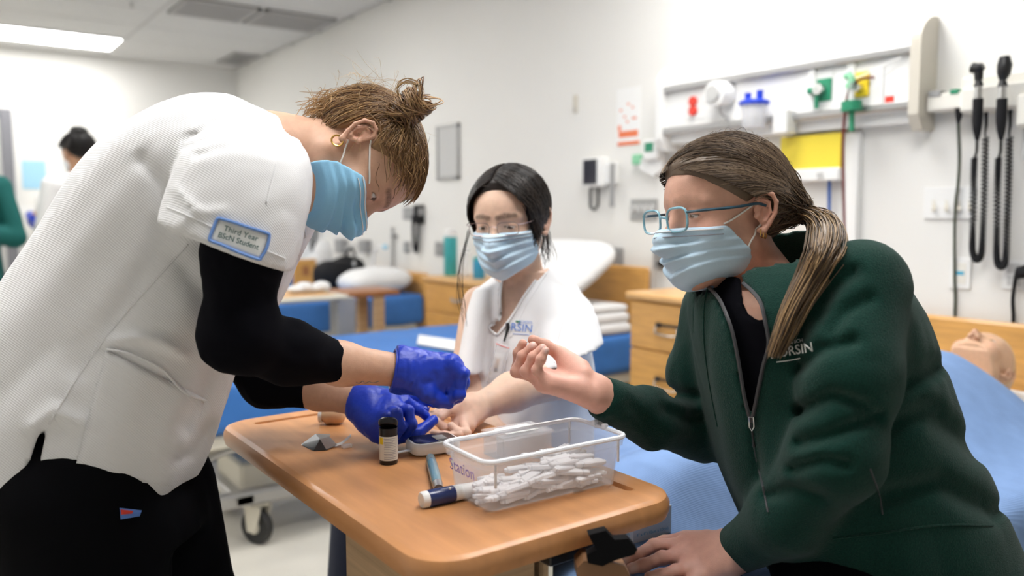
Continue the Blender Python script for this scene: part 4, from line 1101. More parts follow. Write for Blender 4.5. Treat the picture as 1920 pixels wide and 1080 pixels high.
# tan practice finger with white ring
t = thing('practice_finger', 'tan rubber practice finger with a white collar on the table', 'practice finger', PZ(628, 796, TI))
c = PZ(626, 795, TI); ax = unit(tu * .9 + tv * .1); r = .0165; c = c + A_(0, 0, r)
ax = unit(A_(*(P(650, 782, 1.5) - P(604, 779, 1.5)))); ax[2] = 0; ax = unit(ax)
L = .044
MB().lathe([(.011, -L * .5 + .0), (.0125, -L * .42), (r, -L * .3), (r, L * .2), (r * .85, L * .38), (r * .5, L * .48), (.001, L * .5)], c, ax, 24).build('finger', 'tan', t, smooth=True)
MB().lathe([(.0095, -L * .62), (.0135, -L * .62), (.0135, -L * .48), (.0095, -L * .48)], c, ax, 24).build('collar', 'white', t, smooth=True)
MB().ball(c - ax * L * .33 + A_(0, 0, r * .95), .0035, 8).build('knob', 'tan', t)
# box of gauze on the bed beside the table
t = thing('gauze_box', 'white gauze box with blue lettering on the blanket under the table', 'box', P(1200, 1015, 1.27))
d = 1.22; zb = BZ + .024; a = PZ(1187, 1021, zb); a2 = PZ(1258, 1003, zb); a3 = PZ(1120, 1003, zb)
up = A_(0, 0, 1); u = a2 - a; u[2] = 0; v = a3 - a; v[2] = 0; u = unit(u) * np.linalg.norm(u); v = v - unit(u) * (v @ unit(u)); v = unit(v) * .09; Hh = .052
MB().prism([a, a + u, a + u + v, a + v], (0, 0, Hh)).build('carton', 'white', t)
nu = unit(u); nv = unit(v)
put_text('lettering', '4" x 4" (10cm x 10cm)', .0075, a + u * .5 + up * .014 - nv * .0004, nu, up, 'inkteal', t); put_text('lettering', '200 sponges, 8 ply', .007, a + u * .5 + up * .044 - nv * .0004, nu, up, 'inkteal', t); put_text('lettering', 'REF 4x4', .006, a + u * .4 + up * .026 - nv * .0004, nu, up, 'inkteal', t)
put_text('lettering', '4" x 10cm', .011, a + v * .35 + up * .014 - nu * .0004, -nv, up, 'inkteal', t); put_text('lettering', 'GAUZE', .012, a + v * .4 + up * .034 - nu * .0004, -nv, up, 'inkteal', t)
# ================================================================== people: shared shapes
class Head:
    """o: point midway between the ears at eye height; f, u: face and crown directions; s: scale"""
    def __init__(s, o, f, u, sc=1.0, eye_open=.6, gaze=-.3):
        f = unit(f); u = np.asarray(u, float); u = unit(u - f * (f @ u)); r = np.cross(f, u)
        s.o = np.array(o, float); s.M = np.stack([r, f, u], 1); s.sc = sc; s.eo = eye_open; s.gaze = gaze
    def loc(s, p): return ((p - s.o) @ s.M) / s.sc
    def w(s, *q): return s.o + s.M @ (np.array(q, float) * s.sc)
    def wv(s, *q): return s.M @ np.array(q, float)
    def lids(s, m):
        d = sph(m, (.031, .0705, -.002), .0134)
        op = ell(m, (.031, .086, -.0035 - .002 * (1 - s.eo)), (.0135, .02, .0012 + .0048 * s.eo))
        return smax(d, -op, .0012)
    def skin_l(s, q):
        m = np.stack([np.abs(q[:, 0]), q[:, 1], q[:, 2]], 1)
        d = ell(q, (0, -.014, .030), (.0735, .093, .079))
        d = smin(d, ell(q, (0, .030, .022), (.060, .061, .060)), .03)
        d = smin(d, ell(q, (0, .026, -.042), (.056, .055, .060)), .03)
        d = smin(d, rc(m, (.050, -.004, -.052), (.014, .064, -.096), .0165, .014), .03)
        d = smin(d, ell(q, (0, .045, -.085), (.034, .035, .024)), .02)
        d = smin(d, sph(q, (0, .070, -.099), .015), .02)
        d = smin(d, ell(m, (.041, .054, -.034), (.021, .021, .02)), .02)
        d = smax(d, -ell(m, (.032, .105, -.003), (.020, .024, .0135)), .014)
        d = smin(d, rc(m, (.011, .083, .017), (.047, .066, .016), .006, .005), .014)
        d = smin(d, rc(q, (0, .083, .004), (0, .107, -.036), .0072, .0092), .012)
        d = smin(d, sph(m, (.0105, .0945, -.041), .008), .008)
        d = smin(d, rc(m, (0, .091, -.066), (.018, .083, -.068), .005, .003), .006)
        d = smin(d, rc(m, (0, .090, -.074), (.016, .083, -.073), .0055, .003), .006)
        d = smin(d, s.lids(m), .004)
        d = np.minimum(d, sph(m, (.031, .0705, -.002), .0121))
        # ear
        E = [(.074, -.002, -.004), (.079, -.004, .014), (.083, -.013, .021), (.086, -.024, .018), (.087, -.030, .006), (.085, -.028, -.010), (.081, -.020, -.024), (.077, -.011, -.035), (.074, -.006, -.033)]
        e = chain(m, E, [.0028, .0030, .0031, .0031, .0031, .0031, .0034, .0052, .004], .002)
        pan = ell(m, (.0765, -.015, -.006), (.0035, .014, .023))
        e = smin(e, pan, .003)
        e = smin(e, chain(m, [(.0795, -.012, .011), (.082, -.021, .006), (.082, -.0215, -.008), (.079, -.013, -.021)], [.0018, .0024, .0024, .0028], .002), .002)
        e = smax(e, -ell(m, (.084, -.012, -.009), (.0085, .0065, .010)), .002)
        e = smin(e, sph(m, (.0765, -.0015, -.012), .0042), .004)
        return smin(d, e, .006)
    def skin(s, p): return s.skin_l(s.loc(p)) * s.sc
    def cap_l(s, q):
        """smooth skull without features, for hair and mask"""
        d = ell(q, (0, -.014, .030), (.0735, .093, .079))
        return smin(d, ell(q, (0, .030, .022), (.060, .061, .060)), .03)
    def face_l(s, q):
        d = ell(q, (0, .024, -.040), (.060, .058, .066))
        d = smin(d, ell(q, (0, .030, .015), (.060, .060, .050)), .03)
        d = smin(d, ell(q, (0, .052, -.080), (.040, .046, .034)), .04)
        return smin(d, rc(q, (0, .082, .0), (0, .112, -.042), .008, .012), .03)
    def colour(s, p, base, brow=(.08, .045, .025), lip=(.55, .22, .18), rosy=(.62, .30, .22), lash=(.02, .012, .01), iris=(.10, .06, .03), browk=1.0):
        q = s.loc(p); m = np.stack([np.abs(q[:, 0]), q[:, 1], q[:, 2]], 1); c = np.tile(np.array(base, float), (len(p), 1))
        def mix(c, col, w): w = np.clip(w, 0, 1)[:, None]; return c * (1 - w) + np.array(col) * w
        c = mix(c, rosy, .45 * np.exp(-(np.linalg.norm(m - A_(.042, .07, -.035), axis=1) / .022) ** 2))
        c = mix(c, rosy, .45 * np.exp(-(np.linalg.norm(q - A_(0, .115, -.04), axis=1) / .018) ** 2))
        c = mix(c, rosy, .5 * np.exp(-(np.linalg.norm((m - A_(.083, -.015, -.005)) / A_(1, 1.2, 2), axis=1) / .016) ** 2))
        b = chain(m, [(.010, .094, .0195), (.026, .092, .0225), (.043, .076, .0205), (.050, .066, .0155)], [.0035, .004, .003, .0015], .004)
        c = mix(c, brow, browk * np.clip((.0035 - b) / .004, 0, 1) * (.75 + .5 * (vnoise(q * 900) - .5)) * (q[:, 1] > .04))
        e = sph(m, (.031, .0705, -.002), .0121); eye = np.clip((.0006 - e) / .0004, 0, 1)
        op = ell(m, (.031, .086, -.0035 - .002 * (1 - s.eo)), (.0135, .02, .0012 + .0048 * s.eo))
        ld = s.lids(m)
        c = mix(c, lash, np.clip((.0016 - np.abs(op)) / .0012, 0, 1) * (m[:, 2] > -.006) * (np.abs(sph(m, (.031, .0705, -.002), .0134)) < .003) * .9)
        ing = np.array([0, math.cos(s.gaze), math.sin(s.gaze)]); dv = m - A_(.031, .0705, -.002); ca = (dv / (np.linalg.norm(dv, axis=1)[:, None] + 1e-9)) @ ing
        ec = np.tile(A_(.66, .62, .60), (len(p), 1)); ec = mix(ec, iris, np.clip((ca - .865) / .02, 0, 1)); ec = mix(ec, (.005, .005, .005), np.clip((ca - .965) / .01, 0, 1))
        w = (eye * (op < .0005))[:, None]; c = c * (1 - w) + ec * w
        return c

def hand_field(wrist, mcps, fingers, thumb, rf=.0085, palm_r=.0125, wr=(.024, .017), palm_k=.022, extra=()):
    """wrist: two points across the wrist; mcps: 4 knuckles; fingers: joint lists starting at the knuckle"""
    w0, w1 = wrist; pal = []
    for i, m in enumerate(mcps):
        t = i / 3; a = w0 * (1 - t) + w1 * t; pal.append((a, m))
    def f(p):
        d = rc(p, w0, w1, palm_r, palm_r)
        for a, m in pal: d = smin(d, rc(p, a, m, palm_r * 1.05, palm_r * .92), palm_k)
        for i in range(3): d = smin(d, rc(p, mcps[i], mcps[i + 1], palm_r * .85, palm_r * .85), .012)
        base = d
        for i, fg in enumerate(fingers):
            k = len(fg); sz = (1.0, 1.03, 1.0, .86)[i] * rf
            rs = np.interp(np.arange(k), [0, k - 1], [sz * 1.12, sz * .86])
            g = chain(p, fg, rs, .004)
            for j in fg[1:-1]: g = smin(g, sph(p, j, sz * 1.04), .004)
            d = np.minimum(d, smin(g, base, .009)) if i else smin(g, base, .009)
        k = len(thumb); rs = np.interp(np.arange(k), [0, 1, k - 1], [rf * 1.75, rf * 1.35, rf * .98])
        g = chain(p, thumb, rs, .006)
        d = np.minimum(d, smin(g, base, .014))
        for (a, b, ra, rb, kk) in extra: d = smin(d, rc(p, a, b, ra, rb), kk)
        return d
    return f
def bounds(pts, pad): pts = np.array(pts); return pts.min(0) - pad, pts.max(0) + pad

def strands(name, paths, m, parent, r, cols, n=3, taper=True):
    """paths: (S, K, 3) array of hair strands -> one mesh of thin tubes"""
    S, K, _ = paths.shape
    T = np.gradient(paths, axis=1); T /= np.linalg.norm(T, axis=2)[..., None] + 1e-9
    u = np.cross(T, unit(A_(.3, .5, .8))); u /= np.linalg.norm(u, axis=2)[..., None] + 1e-9; w = np.cross(T, u)
    rr = np.asarray(r) * np.ones((S, 1)) if not np.isscalar(r) else np.full((S, 1), r)
    tp = np.interp(np.linspace(0, 1, K), [0, .1, .75, 1], [.6, 1, 1, .25]) if taper else np.ones(K)
    R_ = rr * tp[None]
    V = np.stack([paths + R_[..., None] * (math.cos(a) * u + math.sin(a) * w) for a in 2 * pi * np.arange(n) / n], 2)  # S,K,n,3
    idx = np.arange(S * K * n).reshape(S, K, n)
    a = idx[:, :-1]; b = idx[:, 1:]; F = np.stack([a, np.roll(a, -1, 2), np.roll(b, -1, 2), b], -1).reshape(-1, 4)
    C = np.repeat(np.asarray(cols)[:, None, :], K * n, 1).reshape(-1, 3)
    return mesh_obj(name, V.reshape(-1, 3), F, m, parent, smooth=True, col=C)
def cap_strands(f, starts, ends, K=12, mids=None, lift=.002, jit=.004, rng=RNG, bend=0.0):
    """strands lying on surface f, from starts to ends (world), pushed out by lift"""
    S = len(starts); t = np.linspace(0, 1, K)[None, :, None]
    if mids is None: p = starts[:, None] * (1 - t) + ends[:, None] * t
    else: p = (1 - t) ** 2 * starts[:, None] + 2 * t * (1 - t) * mids[:, None] + t ** 2 * ends[:, None]
    ph = rng.random((S, 1, 3)) * 6.28; fr = 2 + 5 * rng.random((S, 1, 1))
    p = p + jit * np.sin(ph + fr * t * 3) * np.sin(t * pi) + 0
    q = p.reshape(-1, 3); L = (np.ones((S, K)) * (rng.random((S, 1)) * lift)).ravel()
    q = snap(f, q, 0.0, 5); g = grad(f, q); q = q + g * L[:, None]
    return q.reshape(S, K, 3)

def mask_on(H, parent, m, top, bot, side, tie, pleats=3, name='face_mask', h=.0022, bulge=.006, pts=None):
    """surgical mask around the lower face; top/bot: local heights front, side: how far back"""
    fo = lambda z: smin(H.face_l(z) - bulge, np.maximum(H.skin_l(z) - .0035, .0 - z[:, 1]), .008)
    (z0_, y0_), (z1_, y1_) = side
    sl = lambda z: np.interp(z, [z1_ - .05, z1_, z0_, z0_ + .02], [y1_ - .02, y1_, y0_, y0_ + .006])
    def fl(q):
        d = fo(q)
        t = np.clip((.115 - q[:, 1]) / .13, 0, 1); w = np.abs(q[:, 0])
        zt = top[0] + (top[1] - top[0]) * np.clip(w / .055, 0, 1) ** 1.3 - np.where(w < .012, 0, 0)
        zb = bot[0] + (bot[1] - bot[0]) * np.clip(w / .06, 0, 1)
        # pleats: horizontal grooves, gathered toward the sides
        sp = (q[:, 2] - zb) / (zt - zb + 1e-6)
        pl = np.zeros(len(q))
        for c in np.linspace(.28, .72, pleats): pl = pl + .0036 * np.clip((sp - c) / .035, -1, 1) * np.exp(-((sp - c) / .09) ** 2)
        d = d + pl * np.clip(1.35 - w / .06, .3, 1)
        d = smax(d, q[:, 2] - zt, .004); d = smax(d, zb - q[:, 2], .006); d = smax(d, sl(q[:, 2]) - q[:, 1], .004)
        return np.maximum(d, -(H.face_l(q) + .02))
    f = lambda p: fl(H.loc(p)) * H.sc
    c = H.w(0, .06, -.06); V, F = surf(f, c - .115 * H.sc, c + .115 * H.sc, h)
    o = mesh_obj(name, V, F, m, parent, smooth=True)
    # stiff white band along the top edge and stitch lines
    for dz, rr, mm, nm in ((-.004, .0011, 'maskwhite', 'edge_band'), (-.012, .0009, 'inkgrey' if m == 'maskpale' else 'maskwhite', 'stitch')):
        a = np.linspace(-1, 1, 41) * 1.25; q = np.stack([np.sin(a) * .08, .03 + np.cos(a) * .08, 0 * a], 1)
        w = np.abs(np.sin(a) * .062); q[:, 2] = top[0] + (top[1] - top[0]) * np.clip(w / .055, 0, 1) ** 1.3 + dz
        for _ in range(8):
            g = grad(fo, q); g[:, 2] = 0; g /= np.linalg.norm(g, axis=1)[:, None] + 1e-9; q = q - g * (fo(q) - .0008)[:, None]
        q = q[q[:, 1] > sl(q[:, 2]) + .002]
        MB().tube(H.o + (q * H.sc) @ H.M.T, rr, 6).build(nm, mm, o, smooth=True)
    # ear loops
    for sx in tie:
        ear = [(.076 * sx, -.012, .012), (.074 * sx, -.012, -.022)]
        for (zz, yy, e) in ((z0_, y0_, ear[0]), (z1_, y1_, ear[1])):
            a_ = A_(.055 * sx, yy + .004, zz); b_ = A_(*e)
            L = np.array([a_ * (1 - t) + b_ * t for t in np.linspace(0, 1, 14)]); Wd = H.o + (L * H.sc) @ H.M.T
            Wd = np.array([snap(H.skin, w_[None], .0015, 4)[0] if H.skin(w_[None])[0] < .0015 else w_ for w_ in Wd])
            MB().tube(Wd, .0014, 6).build('ear_loop', 'elastic', o, smooth=True)
    return o, f
# ================================================================== the people
LAT = unit(A_(CF[0], CF[1], 0))                          # away from the viewer, level
def px_st(rows, depth, lat=LAT):
    out = []
    for (ax, ay, bx, by, hw, *dd) in rows:
        d = depth + (dd[0] if dd else 0); a = P(ax, ay, d); b = P(bx, by, d)
        out.append(((a + b) / 2, (b - a) / 2, lat * hw))
    return out
def PP(pts): return [P(*q) for q in pts]
def cr2(x, y, pts, w, depth):
    d = np.full(len(x), 1e9)
    for a, b in zip(pts[:-1], pts[1:]):
        ex, ey = b[0] - a[0], b[1] - a[1]; t = np.clip(((x - a[0]) * ex + (y - a[1]) * ey) / (ex * ex + ey * ey), 0, 1)
        d = np.minimum(d, (x - a[0] - ex * t) ** 2 + (y - a[1] - ey * t) ** 2)
    return depth * np.exp(-d / (w * w))
def body_mesh(f, fine, lo, hi, hc):
    parts = []; L = list(fine) + [(lo, hi, hc)]
    for i, (l, u, hh) in enumerate(L):
        V, F = surf(f, l, u, hh); cen = V[F].mean(1); drop = np.zeros(len(F), bool)
        for a, b, h in L[:i]: drop |= ((cen > a + 2 * h) & (cen < b - 3 * h)).all(1)
        parts.append((V, F[~drop]))
    return joinVF(parts)
def nails(p, c, tips, col=(.72, .50, .44), r=.006):
    for t in tips:
        w = np.clip(1.3 - np.linalg.norm(p - t, axis=1) / r, 0, 1)[:, None] * .8; c = c * (1 - w) + np.array(col) * w
    return c
def hair_cap(H, parent, zl, thick, tie, n, palette, m='hair', h=.004, r=.0007, base=1.0, K=12, lift=.004, extra=None, starts_fn=None, jit=.004, mids_fn=None, xpart=None):
    ys, zs = zl
    def fl(q):
        zz = np.interp(q[:, 1], ys, zs); d = H.cap_l(q) - thick * np.clip((q[:, 2] - zz) / .02, .25, 1) - .0015 * (vnoise(q * 160) - .5)
        d = smax(d, zz - q[:, 2], .004)
        return np.maximum(d, -(H.cap_l(q) + .01))
    f = lambda p: fl(H.loc(p)) * H.sc
    c = H.w(0, -.02, .02); V, F = surf(f, c - .15, c + .15, h)
    pal = np.array(palette, float)
    mean = pal.mean(0) * base
    o = mesh_obj('hair', V, F, m, parent, smooth=True, col=np.tile(mean, (len(V), 1)))
    g = lambda p: (H.cap_l(H.loc(p)) - thick) * H.sc
    d = RNG.normal(size=(n * 4, 3)); d /= np.linalg.norm(d, axis=1)[:, None]
    q = A_(0, -.014, .03) + d * A_(.0735, .093, .079) * 1.1
    zz = np.interp(q[:, 1], ys, zs); q = q[q[:, 2] > zz + .002][:n]
    S = H.o + (q * H.sc) @ H.M.T
    if starts_fn is not None: S, E_, Md = starts_fn(q)
    else: E_ = np.tile(np.array(tie), (len(S), 1)) + RNG.normal(size=(len(S), 3)) * .008; Md = None
    paths = cap_strands(g, S, E_, K, Md, lift, jit)
    ci = pal[RNG.integers(0, len(pal), len(S))] * (.75 + .5 * RNG.random((len(S), 1)))
    strands('hair_strands', paths, m, o, r * (.6 + .8 * RNG.random((len(S), 1))), ci)
    return o, f, g
def wisps(name, o, starts, ends, sag, palette, r=.0005, K=14, m='hair'):
    S = len(starts); t = np.linspace(0, 1, K)[None, :, None]; pal = np.array(palette)
    p = starts[:, None] * (1 - t) + ends[:, None] * t + np.asarray(sag) * np.sin(t * pi) + .006 * np.sin(RNG.random((S, 1, 3)) * 6 + t * 7) * t
    return strands(name, p, m, o, np.full((S, 1), r), pal[RNG.integers(0, len(pal), S)] * (.8 + .4 * RNG.random((S, 1))))

# ------------------------------------------------------------------ 1: woman in white scrubs bending over the table
p1 = thing('person', 'person in white scrubs and blue gloves bending over the wooden table', 'person', P(150, 900, 1.31) * A_(1, 1, 0))
H1 = Head(P(668, 298, 1.32), IV(.32, .93, -.10), IV(.86, -.30, .42), .97, .6, -.1)
PAL1 = [(.17, .085, .035), (.25, .14, .06), (.34, .20, .09), (.45, .28, .13), (.12, .06, .028)]
tor1 = Loft(px_st([(-62, 900, 290, 985, .175), (-55, 800, 350, 905, .18), (-40, 700, 398, 800, .18), (15, 565, 440, 685, .172), (100, 436, 505, 590, .168), (205, 292, 545, 490, .178), (330, 206, 572, 430, .18), (452, 190, 585, 395, .15), (540, 222, 585, 365, .095)], 1.31), 26, 2.4)
slv1 = Loft(px_st([(405, 212, 560, 262, .06, .02), (362, 258, 578, 300, .078, -.03), (332, 330, 578, 375, .085, -.05), (312, 400, 560, 470, .086, -.06), (298, 440, 535, 535, .086, -.065)], 1.19), 14, 2.2)
hem_a, hem_b = P(305, 417, 1.12), P(541, 512, 1.12); hem_n = unit(np.cross(hem_b - hem_a, CF)); hem_n = hem_n if hem_n[2] < 0 else -hem_n
thm_a, thm_b = P(38, 902, 1.2), P(312, 962, 1.2); thm_n = unit(np.cross(thm_b - thm_a, LAT)); thm_n = thm_n if thm_n[2] < 0 else -thm_n
slit1 = [(90, 795), (70, 820), (57, 862), (40, 905), (66, 905), (78, 850)]
neck1 = (H1.w(0, -.025, -.05), P(520, 292, 1.31))
def scrub1_f(p):
    q = p; x, y, dp = proj(p)
    t = tor1(q); t = np.maximum(t, half(q, thm_a, thm_n) + .012 * np.sin(x * .02))
    s = slv1(q)
    fd = fold(q, unit(P(120, 880, 1.2) - P(420, 420, 1.15)), .085, 5, 2.)
    t = t + .016 * (fd - .6) * np.clip((x < 560), 0, 1)
    near = dp < 1.32
    t = t + near * (cr2(x, y, [(205, 640), (250, 632), (300, 640), (345, 665)], 11, -0.0095) + cr2(x, y, [(300, 430), (290, 500), (240, 580), (150, 690)], 26, 0.0081) + cr2(x, y, [(330, 480), (385, 560), (420, 640)], 22, 0.0081) + cr2(x, y, [(265, 300), (310, 350), (322, 420)], 14, 0.0081) + cr2(x, y, [(60, 800), (100, 770), (150, 790)], 16, -0.0081) + cr2(x, y, [(395, 690), (370, 760), (345, 800)], 14, 0.0108) + cr2(x, y, [(390, 800), (360, 850), (330, 860)], 10, 0.0081))
    s = s + .006 * (fold(q, unit(P(330, 400, 1.1) - P(480, 290, 1.12)), .05, 4, 5.) - .6)
    s = s + near * (cr2(x, y, [(335, 262), (372, 250), (398, 232), (420, 225)], 6, 0.0121) + cr2(x, y, [(350, 275), (400, 258), (440, 245)], 7, 0.0068) + cr2(x, y, [(365, 292), (420, 275)], 6, 0.0054) + cr2(x, y, [(325, 350), (350, 375), (375, 395)], 5, -0.0054) + cr2(x, y, [(340, 420), (360, 400), (420, 395)], 8, -0.0041))
    hh = half(q, hem_a, hem_n); s = np.maximum(s, hh); s = np.maximum(s, -np.maximum(s + .019, -(hh + .03)))
    d = smin(t, s, .022)
    d = smax(d, -(rc(q, neck1[0], neck1[1], .064, .050)), .008)          # neck hole
    cut = poly2(x, y, slit1) * dp / FPX; d = np.maximum(d, -np.maximum(cut, dp - 1.30))
    under = tor1(q) + .014; d = np.maximum(d, -np.maximum(under, -(half(q, thm_a, thm_n) + .05)))
    return d
V, F = surf(scrub1_f, *pbox(-70, 175, 600, 985, 1.02, 1.5, .0), .0060)
sc1 = mesh_obj('scrub_top', V, F, 'scrub', p1, smooth=True); sc1['label'] = 'white short sleeved scrub top with side pocket'
patch(scrub1_f, 'pocket', [(198, 656), (386, 748), (322, 912), (138, 888)], 'scrub', sc1, .0035, .0015, 18, 16)
on_surf(scrub1_f, 'side_seam', [(352, 458), (300, 515), (220, 605), (150, 700), (92, 795)], .0016, 'scrub', sc1)
on_surf(scrub1_f, 'pocket_edge', [(200, 655), (240, 662), (300, 690), (345, 735), (386, 752)], .0018, 'scrub', sc1, off=.004)
on_surf(scrub1_f, 'shoulder_seam', [(532, 243), (520, 300), (508, 345), (500, 378)], .0013, 'scrub', sc1)
on_surf(scrub1_f, 'hem_stitch', [(312, 388), (360, 408), (430, 440), (535, 485)], .0009, 'scrub', sc1)
MB().prism(PP([(553, 402, 1.27), (566, 398, 1.27), (574, 446, 1.28), (556, 452, 1.28), (540, 500, 1.27), (532, 520, 1.26), (538, 470, 1.26)]), CF * .004).build('collar_flap', 'scrub', sc1)
pt = patch(scrub1_f, 'sleeve_patch', [(410, 409), (506, 440), (486, 485), (393, 450)], 'patchwhite', sc1, .0025, .001, 14, 8)
bp = hit(scrub1_f, [(x, y) for x, y in catmull([(412, 409), (440, 417), (460, 424), (498, 436), (505, 442), (500, 465), (490, 482), (484, 486), (450, 474), (415, 459), (396, 452), (393, 446), (401, 425), (407, 411), (412, 409)], 60)], .0035)
MB().tube(bp, .0022, 6, closed=True).build('patch_border', 'patchblue', pt, smooth=True)
a1 = math.atan2(31, 96)
text_on(scrub1_f, 'lettering', 'Third Year', 14.5, (452, 438), a1, 'inkgreen', pt, .0042, .15, 1.05); text_on(scrub1_f, 'lettering', 'BScN Student', 14.5, (447, 452), a1, 'inkgreen', pt, .0042, .15, .98)
# undershirt sleeves
nearA = PP([(462, 330, 1.16), (455, 480, 1.125), (447, 628, 1.125), (540, 660, 1.20), (640, 682, 1.268)]); nearR = [.055, .050, .049, .044, .033]
def us1(p): return np.maximum(chain(p, nearA, nearR, .03) + .005 * (fold(p, CF, .035, 3, 1.) - .6), half(p, P(648, 682, 1.27), unit(nearA[4] - nearA[3])))
V, F = surf(us1, *bounds(nearA, .075), .0045); o = mesh_obj('undershirt_sleeve', V, F, 'underblack', p1, smooth=True); o['label'] = 'black long undershirt sleeve'
farA = PP([(440, 420, 1.46), (430, 640, 1.47), (500, 718, 1.47), (598, 738, 1.455)]); farR = [.05, .045, .040, .029]
def us1b(p): return np.maximum(chain(p, farA, farR, .03) + .004 * (fold(p, unit(P(500, 760, 1.4) - P(500, 700, 1.4)), .03, 3, 4.) - .6), half(p, P(604, 742, 1.455), unit(farA[3] - farA[2])))
V, F = surf(us1b, *bounds(farA, .07), .0055); o = mesh_obj('undershirt_sleeve', V, F, 'underblack', p1, smooth=True); o['label'] = 'black long undershirt sleeve'
# body
wr1, wr2 = P(738, 693, 1.325), P(668, 752, 1.435)
def skin1(p):
    d = H1.skin(p)
    d = smin(d, rc(p, neck1[0], neck1[1], .047, .056), .03)
    d = smin(d, rc(p, neck1[1], P(420, 330, 1.31), .056, .10), .05)
    d = smin(d, chain(p, PP([(420, 330, 1.31), (250, 560, 1.31), (130, 850, 1.31)]), [.10, .11, .12], .05), .05)
    d = smin(d, chain(p, [P(430, 310, 1.24)] + nearA + [wr1], [.05, .04, .036, .036, .034, .0315, .027], .02), .03)
    d = smin(d, chain(p, [P(430, 330, 1.38)] + farA + [wr2], [.05, .04, .034, .032, .027, .0255], .02), .03)
    for hx, fx in ((140, 1.24), (250, 1.40)): d = smin(d, rc(p, P(130, 850, 1.31), P(hx, 1000, fx), .12, .07), .04)
    return d
SK1 = (.60, .36, .25)
fine1 = [bounds([H1.w(.08, -.014, -.005)], .034) + (.0014,), bounds([H1.o], .165) + (.0024,), bounds([P(650, 690, 1.27), wr1], .06) + (.004,), bounds([P(600, 740, 1.455), wr2], .05) + (.004,)]
V, F = body_mesh(skin1, fine1, *bounds(PP([(100, 1000, 1.3), (720, 300, 1.3), (430, 640, 1.12), (430, 640, 1.47), (668, 752, 1.43), (250, 1000, 1.4), (140, 1000, 1.24)]), .17), .012)
C = H1.colour(V, SK1, brow=(.10, .05, .025), rosy=(.62, .28, .20), browk=.9)
b1 = mesh_obj('body', V, F, 'skin', p1, smooth=True, col=C)
tat = hit(skin1, catmull([(668, 717), (674, 719), (680, 715), (685, 719), (692, 716), (700, 718), (710, 715)], 40), .0004); MB().tube(tat, .0006, 5).build('tattoo', 'inkgrey', p1)
# gloves
def H3(pts): return [P(*q) for q in pts]
g1 = hand_field((P(748, 676, 1.32), P(748, 712, 1.335)), H3([(846, 682, 1.335), (850, 694, 1.35), (846, 708, 1.36), (836, 720, 1.365)]),
    [H3([(846, 682, 1.325), (868, 700, 1.325), (862, 738, 1.325), (838, 752, 1.335)]), H3([(850, 690, 1.345), (868, 716, 1.345), (858, 745, 1.345), (836, 756, 1.35)]), H3([(846, 705, 1.36), (862, 728, 1.365), (850, 748, 1.365), (832, 752, 1.36)]), H3([(836, 718, 1.37), (850, 738, 1.375), (838, 750, 1.375)])],
    H3([(772, 715, 1.315), (800, 738, 1.315), (824, 752, 1.325), (842, 758, 1.335)]), .0100, .017, extra=[(P(770, 692, 1.325), P(828, 706, 1.34), .027, .024, .02)])
cuff1 = unit(P(760, 696, 1.33) - wr1)
def glove1(p):
    d = g1(p); d = smin(d, rc(p, P(735, 692, 1.322), P(765, 695, 1.33), .0325, .031), .02)
    d = d + .0026 * (fold(p, unit(P(800, 640, 1.32) - P(790, 740, 1.32)), .012, 3, 1.) - .6) + .002 * (fold(p, CR, .02, 3, 4.) - .6)
    return np.maximum(d, -half(p, P(738, 692, 1.322), cuff1))
V, F = surf(glove1, *pbox(730, 650, 885, 775, 1.28, 1.40, .01), .0019); gl1 = mesh_obj('glove', V, F, 'glove', p1, smooth=True); gl1['label'] = 'blue nitrile glove on the raised hand'
cr = [P(738, 692, 1.322) + .0325 * (math.cos(a) * unit(np.cross(cuff1, CF)) + math.sin(a) * unit(np.cross(cuff1, np.cross(cuff1, CF)))) for a in np.linspace(0, 2 * pi, 24)[:-1]]
MB().tube(cr, .0024, 6, closed=True).build('cuff_roll', 'glove', gl1, smooth=True)
g2 = hand_field((P(676, 742, 1.435), P(684, 772, 1.42)), H3([(727, 750, 1.425), (735, 762, 1.41), (728, 778, 1.40), (715, 792, 1.395)]),
    [H3([(727, 750, 1.42), (760, 752, 1.42), (783, 768, 1.425), (799, 780, 1.435)]), H3([(735, 762, 1.405), (765, 770, 1.395), (772, 796, 1.39), (762, 816, 1.395)]), H3([(728, 778, 1.395), (744, 776, 1.378), (752, 800, 1.375), (742, 818, 1.38)]), H3([(715, 792, 1.39), (727, 782, 1.375), (734, 800, 1.37), (730, 815, 1.375)])],
    H3([(695, 795, 1.41), (735, 822, 1.40), (783, 811, 1.41), (813, 788, 1.43)]), .0100, .018, extra=[(P(685, 765, 1.42), P(712, 805, 1.40), .025, .02, .025)])
cuff2 = unit(P(690, 758, 1.43) - wr2)
def glove2(p):
    d = g2(p); d = smin(d, rc(p, wr2, P(690, 757, 1.43), .0275, .026), .02)
    d = d + .0022 * (fold(p, unit(P(700, 830, 1.4) - P(760, 740, 1.4)), .012, 3, 7.) - .6) + .002 * (fold(p, CU, .016, 3, 3.) - .6)
    return np.maximum(d, -half(p, P(664, 748, 1.435), cuff2))
V, F = surf(glove2, *pbox(655, 725, 825, 835, 1.36, 1.46, .01), .0019); gl2 = mesh_obj('glove', V, F, 'glove', p1, smooth=True); gl2['label'] = 'blue nitrile glove gripping the fingertip'
